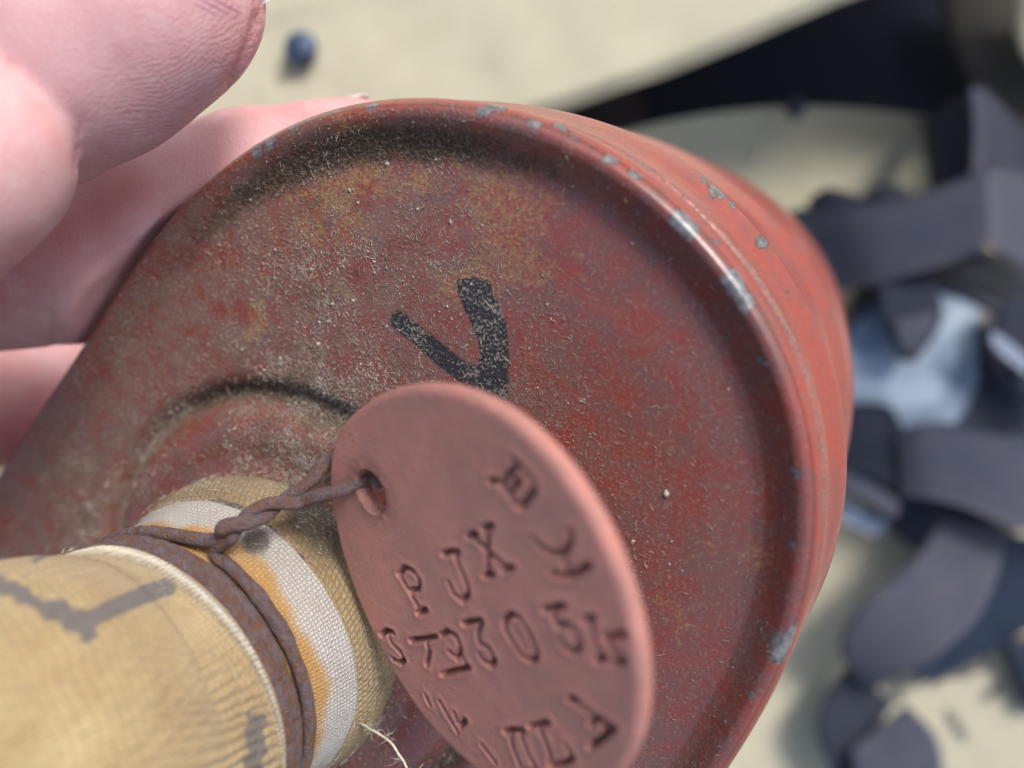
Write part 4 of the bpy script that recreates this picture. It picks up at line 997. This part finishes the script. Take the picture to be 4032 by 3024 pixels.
ribbon('head_strap', [(3850, 340, 22.6), (3790, 370, 23.2), (3690, 440, 24.2), (3640, 480, 25.5)], [(3850, 690, 22.9), (3800, 720, 23.4), (3710, 760, 24.2), (3680, 800, 25.5)], M['strap_dark'], mask)
ribbon('head_strap', [(3850, 340, 22.6), (3900, 360, 23.2), (3990, 450, 24.4), (4150, 600, 25.5)], [(3850, 690, 22.9), (3920, 720, 23.6), (4010, 760, 24.6), (4150, 820, 25.8)], M['strap_dark'], mask)
ribbon('strap_seam', [(3820, 345, 22.4), (3835, 500, 22.5), (3828, 690, 22.6)], [(3865, 345, 22.4), (3875, 500, 22.5), (3872, 690, 22.6)], M['strap'], mask)
ribbon('head_strap', [(3180, 790, 24.8), (3260, 740, 24.4), (3400, 780, 24.4)], [(3250, 900, 24.8), (3330, 860, 24.4), (3440, 850, 24.4)], M['strap_dark'], mask)
ribbon('head_strap', [(3380, 790, 24.2), (3470, 725, 23.9), (3570, 745, 24.1)], [(3420, 850, 24.2), (3500, 800, 23.9), (3590, 800, 24.1)], M['strap_dark'], mask)
ribbon('head_strap', [(3540, 1700, 23.7), (3620, 1670, 23.3), (3760, 1665, 23.1), (3900, 1700, 23.0), (4100, 1720, 23.0), (4300, 1760, 23.2)], [(3560, 1950, 23.8), (3650, 1960, 23.4), (3780, 1990, 23.2), (3900, 2040, 23.1), (4100, 2110, 23.1), (4300, 2160, 23.3)], M['strap'], mask)
ribbon('head_strap', [(3200, 1640, 25), (3350, 1590, 24.3), (3500, 1600, 23.9), (3560, 1700, 23.8)], [(3260, 1860, 25), (3380, 1850, 24.4), (3500, 1900, 24.1), (3550, 1960, 24.0)], M['strap_dark'], mask)
ribbon('buckle_bar', [(3280, 1840, 23.7), (3400, 1890, 23.5), (3520, 1960, 23.5), (3545, 2000, 23.5)], [(3270, 1890, 23.7), (3380, 1950, 23.5), (3490, 2020, 23.5), (3525, 2040, 23.5)], M['strap'], mask)
ribbon('buckle', [(3260, 1930, 24.0), (3370, 2000, 23.9), (3500, 2060, 23.9)], [(3250, 2010, 24.1), (3340, 2060, 24.0), (3450, 2110, 24.0)], M['steel'], mask)
ribbon('head_strap', [(3960, 1180, 23.4), (3930, 1320, 23.2), (3990, 1500, 23.2), (4120, 1640, 23.3)], [(4200, 1100, 23.4), (4130, 1260, 23.2), (4180, 1400, 23.2), (4280, 1560, 23.3)], M['strap_dark'], mask)
ribbon('buckle', [(3905, 1300, 22.9), (3960, 1330, 22.9), (4050, 1400, 22.9)], [(3905, 1350, 22.9), (3950, 1400, 22.9), (4050, 1480, 22.9)], M['steel'], mask, label='pale worn buckle')
ribbon('head_strap', [(3700, 2040, 24.4), (3650, 2150, 24.0), (3540, 2270, 23.6), (3420, 2370, 23.5), (3330, 2480, 23.8), (3320, 2590, 24.4), (3380, 2700, 25.2)], [(3960, 2080, 24.6), (3930, 2250, 24.1), (3850, 2430, 23.7), (3720, 2560, 23.6), (3590, 2640, 23.9), (3470, 2700, 24.6), (3430, 2730, 25.2)], M['strap'], mask)
ribbon('head_strap', [(3350, 2620, 25.6), (3270, 2720, 25.3), (3225, 2840, 25.0), (3240, 2960, 25.1), (3300, 3080, 25.3)], [(3520, 2770, 25.6), (3480, 2830, 25.4), (3440, 2900, 25.2), (3440, 3000, 25.2), (3470, 3100, 25.4)], M['strap_dark'], mask)
ribbon('head_strap', [(3350, 2960, 24.7), (3380, 3080, 24.6), (3420, 3200, 24.8)], [(3575, 2780, 24.9), (3690, 2910, 24.5), (3720, 3100, 24.7)], M['strap'], mask)
ribbon('rubber_edge', [(3880, 2100, 24.6), (3850, 2350, 24.9), (3700, 2520, 25.3), (3560, 2640, 25.7)], [(4300, 2150, 24.8), (4250, 2330, 25.0), (4020, 2500, 25.4), (3680, 2690, 25.9)], M['rubber'], mask, .5)
ribbon('rubber_edge', [(3960, 2540, 25.8), (4010, 2650, 25.8), (4060, 2800, 25.9)], [(4300, 2500, 25.8), (4300, 2650, 25.8), (4300, 2800, 25.9)], M['rubber'], mask, .5)
for o in list(bpy.data.objects):
    if '_o' in o: del o['_o']
